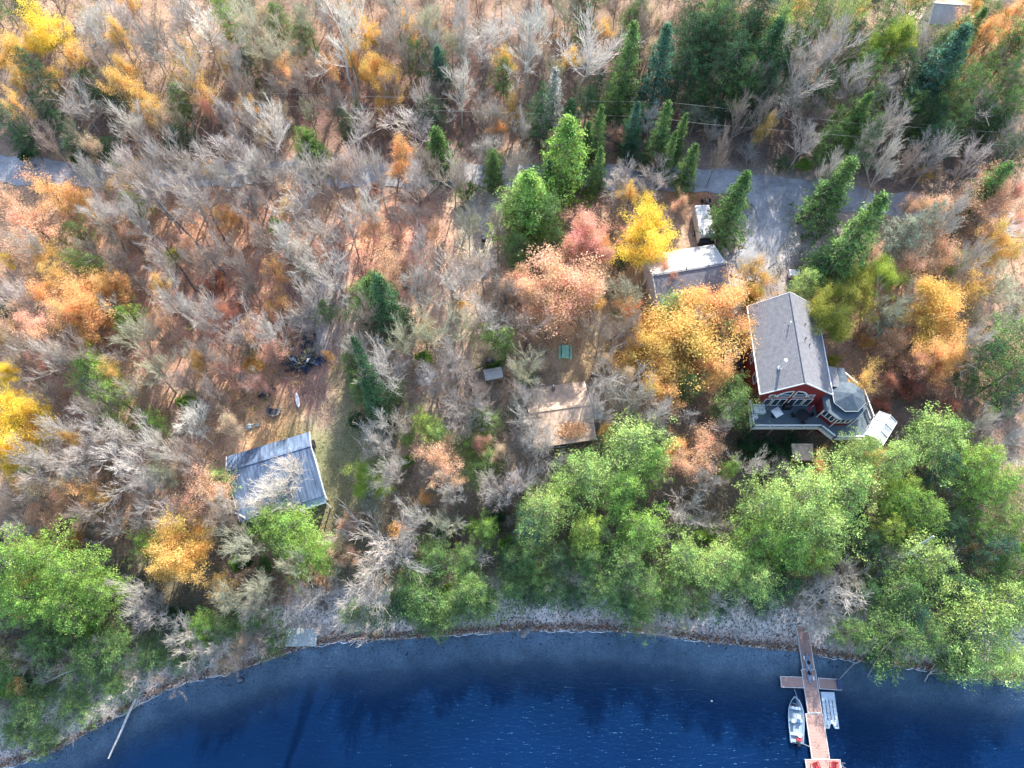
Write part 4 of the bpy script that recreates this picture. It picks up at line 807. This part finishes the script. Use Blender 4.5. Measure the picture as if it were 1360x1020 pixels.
pile(334,566,10,.5,.3,M_wood,'grey driftwood scraps above the blue roofed cottage','driftwood','driftwood',9,.2,R(10),[M_grey])
p=at(364,545); o=prop('fire_ring',p.x,p.y,g1(p.x,p.y),'round stone fire ring full of ash in the leaf clearing','fire ring'); m=MB(); rr=random.Random(2)
for i in range(16): a=i*.3927; m.box((.85*math.cos(a),.85*math.sin(a),.12),(.3*rr.uniform(.8,1.2),.24,.26),a+1.57)
m.build('stones',M_stone,o,bevel=.05); MB().tube((0,0,0),(0,0,.08),.75,n=18).build('ash_bed',M_dark,o)
p=at(395,531,.3); o=prop('bench_log',p.x,p.y,g1(p.x,p.y),'pale canoe shaped plank lying on the sunny clearing','plank',rz=R(15)); m=MB()
for i in range(8):
    y0,y1=-1+.25*i,-.75+.25*i; w=lambda y:.24*math.sqrt(max(0.02,1-(y*y)*.9)); m.slab([(-w(y0),y0,.3),(w(y0),y0,.3),(w(y1),y1,.3),(-w(y1),y1,.3)],.12)
m.build('plank',M_white,o); MB().box((0,-.5,.09),(.3,.15,.2)).box((0,.5,.09),(.3,.15,.2)).build('support',M_wood,o)
# platform and cabin steps at the left shore
p=at(400,846,.5); o=prop('wooden_platform',p.x,p.y,g1(p.x,p.y),'square weathered grey wooden platform on the left shore','platform',rz=R(1)); m=MB(); [m.box((-1.75+.16*i,0,.45),(.145,2.1,.05)) for i in range(23)]; m.build('planks',M_grey,o); m=MB(); [m.box((0,y,.35),(3.7,.1,.14)) for y in(-.95,0,.95)]; m.build('joists',M_wood,o)
for x in(-1.6,1.6):
    for y in(-.9,.9): MB().box((x,y,-.1),(.14,.14,.8)).build('post',M_wood,o)
pile(430,807,16,.7,.4,M_wood,'small stack of bleached boards above the wooden platform','board stack','board_stack',12,.3,R(-12),[M_log,M_wood],1.3)
pile(415,780,8,.5,.3,M_dark,'dark log stubs above the bleached board stack','log stubs','log_stubs',13,.3,R(15),[M_dark])
def stones(a,b,n,sp,name,label,seed):
    p=at(a,b); r=random.Random(seed); o=empty(name,(p.x,p.y,g1(p.x,p.y)),label,'rocks')
    for i in range(n):
        bm=bmesh.new(); bmesh.ops.create_icosphere(bm,subdivisions=2,radius=r.uniform(.2,.45))
        for v in bm.verts: v.co*=r.uniform(.8,1.15); v.co.z*=.7
        me=bpy.data.meshes.new('rock'); bm.to_mesh(me); bm.free(); q=link('rock',me,M_stone,o); x,y=r.gauss(0,sp),r.gauss(0,sp*.5); q.location=(x,y,g1(p.x+x,p.y+y)-o.location.z+.1)
stones(698,842,5,.5,'shore_rocks','cluster of dark rocks at the middle of the shoreline',1)
stones(95,190,12,3.2,'roadside_rocks','line of dark rocks along the uphill road verge at left',2)
stones(320,905,3,.4,'submerged_rocks','two or three pale rocks in the shallows at left',3)
# ---------------------------------------------------------------- dock
def XY(px,py,z=.45): return Vector((*P(px,py,z),z))
def section(label,c4,planks_axis,rz=0):
    a,b,c,d=[XY(*q) for q in c4]; ctr=(a+b+c+d)/4; o=empty('dock_section',(ctr.x,ctr.y,0),label,'dock','dock sections'); w=((b-a).length+(c-d).length)/2; l=((d-a).length+(c-b).length)/2; ang=math.atan2((b-a).y,(b-a).x); o.rotation_euler=(0,0,ang)
    m=MB(); ax=planks_axis; n=int((l if ax=='x' else w)/.145)
    for i in range(n):
        if ax=='x': m.box((0,-l/2+l*(i+.5)/n,.45),(w-.14,l/n-.012,.05))
        else: m.box((-w/2+w*(i+.5)/n,0,.45),(w/n-.012,l-.14,.05))
    m.build('planks',M_brown,o)
    e=MB().box((-w/2+.035,0,.40),(.07,l,.2)).box((w/2-.035,0,.40),(.07,l,.2)).box((0,-l/2+.035,.40),(w-.14,.07,.2)).box((0,l/2-.035,.40),(w-.14,.07,.2)); e.build('edge_rail',M_silver,o)
    for x in(-1,1):
        for y in(-1,1): MB().tube((x*(w/2-.1),y*(l/2-.1),-1.6),(x*(w/2-.1),y*(l/2-.1),.3),.05,n=8).build('dock_post',M_silver,o)
    return o
section('narrow dock ramp reaching the sandy shore',[(1058,822),(1072,822),(1082,889),(1064,889)],'x')
section('middle dock section where the cross arms meet',[(1066,889),(1084,889),(1091,947),(1071,947)],'x')
section('outer dock section below the aluminium boat bow',[(1070.5,947.6),(1093,947.6),(1102,1008),(1077,1008)],'x')
section('outermost dock section carrying the red chairs',[(1071,1008.6),(1117,1008.6),(1119,1036),(1071,1036)],'x')
section('left arm of the cross shaped dock',[(1037,898),(1066,899),(1068,914),(1037,913)],'y')
section('right arm of the cross shaped dock',[(1086,900),(1117,902),(1117,917),(1088,915)],'y')
p=XY(1114,909,.55); o=prop('dock_box',p.x,p.y,.48,'dark blue storage box at the right end of the dock arm','dock box'); MB().box((0,0,.2),(.5,1.05,.4)).build('box_body',M_tarp,o,bevel=.03); MB().box((0,0,.43),(.55,1.1,.05)).build('lid',M_tarp,o)
# lofted hulls
def hull(L,W,D,bow=.35,n=14,k=9,both=False,transom=.8,flare=.75):
    rows=[]
    for i in range(n+1):
        t=i/n; y=-L/2+L*t
        wdt=W/2*(min(1,(1-((t-(1-bow))/bow)**2 if t>1-bow else 1))**.7 if True else 1)
        if both and t<bow: wdt=W/2*(max(0,1-((bow-t)/bow)**2))**.7
        if not both: wdt*=transom+(1-transom)*min(1,t/.4)
        wdt=max(wdt,.012); sheer=D+.12*D*max(0,(t-.6)/.4)**2; row=[]
        for j in range(k):
            a=-1+2*j/(k-1); s=abs(a)**flare*(1 if a>0 else -1); row.append((s*wdt,y,sheer*(abs(a)**2.6)))
        rows.append(row)
    v=[p for r in rows for p in r]; f=[(i*k+j,i*k+j+1,(i+1)*k+j+1,(i+1)*k+j) for i in range(n) for j in range(k-1)]
    if not both: f.append(tuple(range(k))[::-1])
    return v,f,rows
def solid_hull(o,args,mat,name='hull',th=.04,smooth=True):
    v,f,rows=hull(**args); mb=MB().add(v,f); ob=mb.build(name,mat,o,smooth=False); md=ob.modifiers.new('thick','SOLIDIFY'); md.thickness=th; md.offset=0
    g=MB()
    for s in(0,-1): g.path([r[s] for r in rows],.035,n=5)
    g.build('gunwale',M_alu if mat is M_alu else mat,ob); return ob
b,s_=XY(1055.5,925,.3),XY(1058,987,.3); c=(b+s_)/2; d=b-s_; o=prop('aluminium_boat',c.x,c.y,-.12,'aluminium outboard boat moored left of the dock','boat',rz=math.atan2(d.y,d.x)-math.pi/2); L=d.length
solid_hull(o,dict(L=L,W=1.75,D=.62,bow=.42),M_alu)
MB().slab([(-.68,-L/2+.1,.16),(.68,-L/2+.1,.16),(.7,.6,.16),(.25,L/2-.7,.16),(-.25,L/2-.7,.16),(-.7,.6,.16)],.03).build('floor',plain('boat_floor',(.25,.32,.38),.7),o)
for y,w in((-1.5,1.45),(-.1,1.6),(1.2,1.3)): MB().box((0,y,.40),(w,.32,.06)).build('bench',M_alu,o,bevel=.01)
for x,y,w in((-.35,-.15,'left'),(.35,.3,'right')): 
    q=MB().box((x,y,.52),(.42,.42,.1)).box((x,y-.2,.72),(.4,.07,.35)).build('seat',M_raft,o,bevel=.02)
m=MB().box((.15,-L/2-.12,.62),(.3,.42,.42)).tube((.15,-L/2-.14,.4),(.15,-L/2-.16,-.2),.07); m.build('outboard_motor',M_black,o,bevel=.03)
MB().box((.3,-L/2+.38,.36),(.5,.3,.26)).build('fuel_tank',M_redp,o,bevel=.04); MB().tube((.35,-L/2+.8,.2),(.35,-L/2+.8,.6),.19,n=14).build('bucket',M_white,o); MB().tube((-.25,L/2-1.2,.2),(-.25,L/2-1.2,.5),.16,n=14).build('bow_bucket',M_white,o)
MB().box((-.1,L/2-.95,.35),(.4,.3,.3)).build('bow_bag',M_black,o,bevel=.05)
m=XY(1048,962,.3)
b,s_=XY(1072,866,.6),XY(1076,908,.6); c=(b+s_)/2; d=b-s_; o=prop('kayak',c.x,c.y,.50,'blue grey kayak lying on the dock walkway','kayak',rz=math.atan2(d.y,d.x)-math.pi/2); L=d.length
v,f,rows=hull(L=L,W=.68,D=.2,bow=.5,both=True,flare=.6); mb=MB().add(v,f); top=[]
kk=len(rows[0]); n0=len(mb.v)
for r in rows: mb.v+= [r[0],(0,r[0][1],r[0][2]+.07),r[-1]]
for i in range(len(rows)-1):
    a=n0+3*i; mb.f+=[(a,a+1,a+4,a+3),(a+1,a+2,a+5,a+4)]
hu=mb.build('hull',plain('kayak_hull',(.22,.27,.36),.45,var=.4),o); MB().tube((0,-.55,.28),(0,-.55,.31),.26,n=16).build('cockpit',M_black,o); MB().tube((0,.55,.28),(0,.55,.31),.22,n=16).build('cockpit',M_black,o); MB().box((0,-.72,.36),(.36,.07,.25)).build('seat',M_black,o); MB().tube((-.5,1.0,.34),(.35,-1.1,.36),.02,n=5).box((-.5,1.05,.35),(.16,.4,.03)).box((.36,-1.15,.36),(.16,.4,.03)).build('paddle',M_white,o)
# swim raft
pts=[XY(1090,919,.3),(XY(1108,919,.3)),XY(1114,968,.3),XY(1098,968,.3)]; c=sum(pts,Vector())/4; o=prop('swim_raft',c.x,c.y,0,'pale grey moulded swim raft floating right of the dock','swim raft',rz=math.atan2((pts[1]-pts[2]).y,(pts[1]-pts[2]).x)-math.pi/2+R(1)); L=(pts[0]-pts[3]).length; w=(pts[1]-pts[0]).length
m=MB().slab([(-w/2,L/2,.28),(w/2,L/2,.28),(w/2,-L/2,.28),(w/2-.45,-L/2,.28),(.12,-L/2+.5,.28),(-.12,-L/2+.5,.28),(-w/2+.45,-L/2,.28),(-w/2,-L/2,.28)],.34); m.build('raft_body',M_raft,o,bevel=.03)
g=MB(); [g.b2((x-.03,-L*.26,.28),(x+.03,L*.28,.295)) for x in(-w*.25,0,w*.25)]; [g.box((x,y,.287),(.16,.04,.014)) for x in(-w*.25,0,w*.25) for y in(-.9,-.3,.4,.9)]; g.build('grooves',M_black,o)
for x in(-w/2+.2,w/2-.2): MB().tube((x,-L/2+.3,.28),(x,-L/2+.3,.38),.06).build('cleat',M_black,o)
# red chairs
for a,w,rz in((1082,'left',.25),(1106,'right',-.2)):
    p=XY(a,1017,.5); o=prop('red_chair',p.x,p.y,.475,f'{w} bright red garden chair on the end of the dock','chair',rz=rz,group='red dock chairs')
    m=MB(); [m.box((-.24+.12*i,.0,.36),(.10,.55,.03)) for i in range(5)]; m.build('seat',M_redp,o); m=MB()
    for i in range(5): m.box((-.26+.13*i,.34+.02*abs(i-2),.68-.02*abs(i-2)),(.11,.03,.75-.07*abs(i-2)),m=Matrix.Rotation(R(-22),4,'X'))
    m.build('backrest',M_redp,o)
    for s in(-1,1): MB().box((s*.36,0,.56),(.12,.7,.03)).build('armrest',M_redp,o); MB().box((s*.34,-.25,.27),(.06,.08,.54)).build('leg',M_redp,o); MB().box((s*.34,.28,.2),(.06,.08,.4)).build('leg',M_redp,o)
p=XY(1119,1016,.4); o=prop('dock_ladder',p.x,p.y,.1,'metal ladder hooked on the right side of the dock end','ladder'); m=MB(); [m.tube((0,y,-.8),(0,y,1.1),.025,n=6) for y in(-.22,.22)]; m.build('rails',M_silver,o); m=MB(); [m.tube((0,-.22,z),(0,.22,z),.02,n=5) for z in(-.5,-.2,.1,.4)]; m.build('rungs',M_silver,o)
def line(name,pts,r,mat,label,cat,group=None,n=6,sag=0):
    pts=[Vector(p) for p in pts]; out=[]
    for a,b in zip(pts,pts[1:]):
        K=16
        for i in range(K): t=i/K; q=a.lerp(b,t); q.z-=sag*4*t*(1-t); out.append(q)
    out.append(pts[-1]); return tag(MB().path(out,r,n).build(name,mat),label,cat,group)
line('mooring_rope',[XY(1055,915,.45),XY(1060,929,.3)],.025,M_rope,'short rope from the boat bow to the left dock arm','rope',sag=.05)
line('mooring_rope',[XY(1067,988,.3),XY(1076,992,.45)],.025,M_rope,'short rope from the boat stern to the outer dock','rope',sag=.05)
line('shore_rope',[XY(1115,902,.6),XY(1136,880,1.2)],.03,M_rope,'pale rope stretched from the right dock arm to shore','rope',sag=.1)
p=XY(945,931,0); o=prop('buoy',p.x,p.y,0,'tiny white buoy floating alone on the open lake','buoy'); MB().tube((0,0,-.1),(0,0,.25),.12,.08,n=12).build('float',M_white,o); MB().tube((0,0,.25),(0,0,.35),.03).build('ring',M_white,o)
# power line
pb=at(1318,232,0); ph=9.0; o=prop('utility_pole',pb.x,pb.y,pb.z,'grey wooden utility pole leaning out of view by the road','utility pole'); MB().tube((0,0,-.3),(0,0,ph),.17,.12,n=10).build('pole',M_grey,o); MB().box((0,0,ph-.5),(.12,2.2,.12)).build('crossarm',M_grey,o); [MB().tube((0,y,ph-.44),(0,y,ph-.25),.05,.03).build('insulator',M_white,o) for y in(-1,0,1)]
for k,(pts,lb) in enumerate([([(-60,97),(300,122),(590,131),(890,136),(1010,149),(1150,165),(1420,181)],'upper pale power cable crossing above the road behind the trees'),([(-60,128),(300,139),(520,145),(860,155),(940,165),(1170,184),(1420,197)],'lower pale power cable strung nearer the road')]):
    line('power_cable',[at(a,b,8.2) for a,b in pts],.012,M_cable,lb,'power cable','power cables',n=4,sag=.02)
# fallen timber
M_bark=plain('dark_bark',(.13,.12,.115),.9,scale=3,var=.4)
def fallen(a,b,ha,hb,r0,r1,label,name='fallen_log',mat=M_log,tw=0,seed=1,cat='fallen log'):
    A,B=at(*a,ha),at(*b,hb)
    if A.z<.15: A.z=.18
    if B.z<.15: B.z=.18
    o=empty(name,A,label,cat,'fallen timber'); r=random.Random(seed); m=MB(); K=6; pts=[A.lerp(B,i/K)-A+Vector((r.gauss(0,.05),r.gauss(0,.05),r.gauss(0,.03)))*(0<i<K) for i in range(K+1)]
    for i in range(K): m.tube(pts[i],pts[i+1],r0+(r1-r0)*i/K,r0+(r1-r0)*(i+1)/K,n=8)
    d=(B-A).normalized()
    if tw:
        t=m if tw<=6 else MB()
        for i in range(tw):
            f=r.uniform(.45,1); q=(B-A)*f; e=rot(d,R(r.uniform(25,65)),r); e.z=abs(e.z)*.5; L=r.uniform(.8,2.2)*(1.3-f*.5)
            p1=q+e*L*.5+Vector((0,0,.1)); p2=q+e*L+Vector((0,0,.35)); t.tube(q,p1,.05,.035,n=5); t.tube(p1,p2,.035,.015,n=5)
            for _ in range(3): t.tube(p1,p1+(e+Vector((r.gauss(0,.5),r.gauss(0,.5),.2)))*L*.35,.02,.01,n=4)
        if t is not m: t.build('branches',mat,o)
    m.build('trunk',mat,o)
fallen((180,928),(154,1006),.9,0,.16,.10,'white bleached log lying from the bank into the lake',seed=1)
p=at(184,926,.6); o=prop('root_tangle',p.x,p.y,g1(p.x,p.y),'pale tangle of roots at the top of the bleached log','roots'); m=MB(); r=random.Random(6)
for i in range(22):
    a=r.uniform(0,6.28); q=Vector((0,0,.7)); 
    for _ in range(3): n_=q+Vector((math.cos(a)*.35,math.sin(a)*.35,r.uniform(-.25,.25))); m.tube(q,n_,.05,.035,n=5); q=n_; a+=r.gauss(0,.6)
m.build('roots',M_log,o)
fallen((50,910),(118,880),1.2,2.0,.12,.05,'bleached fallen tree with branches in the shaded lower left scrub',tw=12,seed=3)
fallen((62,930),(100,898),.8,1.4,.08,.03,'thin fallen branch just below the bleached fallen tree',tw=6,seed=4)
fallen((345,697),(255,655),2.2,6.5,.16,.06,'long white trunk leaning over beside the blue roofed cottage',tw=14,seed=5,name='leaning_tree',cat='leaning tree')
fallen((255,176),(258,118),.3,7,.13,.08,'white birch trunk standing above the left part of the road',seed=6,name='birch_tree',cat='birch')
fallen((210,196),(176,164),.3,1.2,.10,.05,'fallen pale trunk with sparse twigs below the birch trunk',tw=8,seed=7)
fallen((290,188),(258,164),.3,1.5,.09,.05,'pale fallen trunk right of the birch trunk',seed=8)
fallen((1225,905),(1238,888),0,.6,.06,.03,'small bleached branch reaching the water below the big right pine',tw=4,seed=9)
fallen((298,364),(205,262),.2,9,.24,.10,'tall dark leaning trunk rising above the left hillside brush',mat=M_bark,tw=10,seed=10,name='leaning_tree',cat='leaning tree')
fallen((262,388),(208,312),.2,7,.17,.07,'second dark leaning trunk left of the tall dark one',mat=M_bark,tw=10,seed=11,name='leaning_tree',cat='leaning tree')
fallen((306,335),(266,255),.2,7.5,.16,.06,'dark forked trunk just below the road on the left',mat=M_bark,tw=9,seed=12,name='leaning_tree',cat='leaning tree')
fallen((52,402),(8,358),.2,5,.10,.05,'brown thin trunk among salmon leaves near the left edge',mat=M_wood,tw=4,seed=13,name='leaning_tree',cat='leaning tree')
fallen((36,494),(-4,462),.2,4,.10,.06,'brown trunk beside the yellow tree at the left edge',mat=M_wood,tw=2,seed=14,name='leaning_tree',cat='leaning tree')
fallen((472,137),(455,62),.2,11,.2,.10,'tall pale grey trunk above the road in the upper wood',mat=M_grey,tw=4,seed=15,name='tall_tree',cat='tree')
fallen((1158,768),(1240,712),1,11,.25,.10,'stout grey leaning pine trunk in the right lakeside pines',mat=M_grey,tw=8,seed=16,name='leaning_pine',cat='dead tree')
fallen((405,492),(374,482),.5,.8,.14,.12,'dark log across the top of the scrap pile',mat=M_dark,seed=17)
# ---------------------------------------------------------------- camera and light
cam=bpy.data.cameras.new('camera'); co=bpy.data.objects.new('camera',cam); COL.objects.link(co); co.location=(0,0,H); co.rotation_euler=(TILT,0,0); cam.sensor_width=36; cam.lens=36*F/1360; cam.clip_end=8000; cam.clip_start=.5; S.camera=co
EL,AZ=R(35),R(14)   # azimuth measured from +Y towards +X
w=bpy.data.worlds.new('World'); S.world=w; w.use_nodes=True; nt=w.node_tree; bg=nt.nodes['Background']; sky=nt.nodes.new('ShaderNodeTexSky'); sky.sky_type='NISHITA'; sky.sun_disc=False; sky.sun_elevation=EL; sky.sun_rotation=AZ; nt.links.new(sky.outputs[0],bg.inputs[0]); bg.inputs[1].default_value=.15
sl=bpy.data.lights.new('sun','SUN'); sl.energy=4.1; sl.angle=R(.5); sl.color=(1,.93,.82); so=bpy.data.objects.new('sun',sl); COL.objects.link(so)
v=Vector((math.sin(AZ)*math.cos(EL),math.cos(AZ)*math.cos(EL),math.sin(EL))); so.rotation_euler=v.to_track_quat('Z','Y').to_euler(); so.location=(20,150,120)
S.view_settings.view_transform='Standard'; S.view_settings.look='None'; S.view_settings.exposure=1.58; S.view_settings.gamma=1
S.cycles.max_bounces=6; S.cycles.transparent_max_bounces=6; S.cycles.diffuse_bounces=3
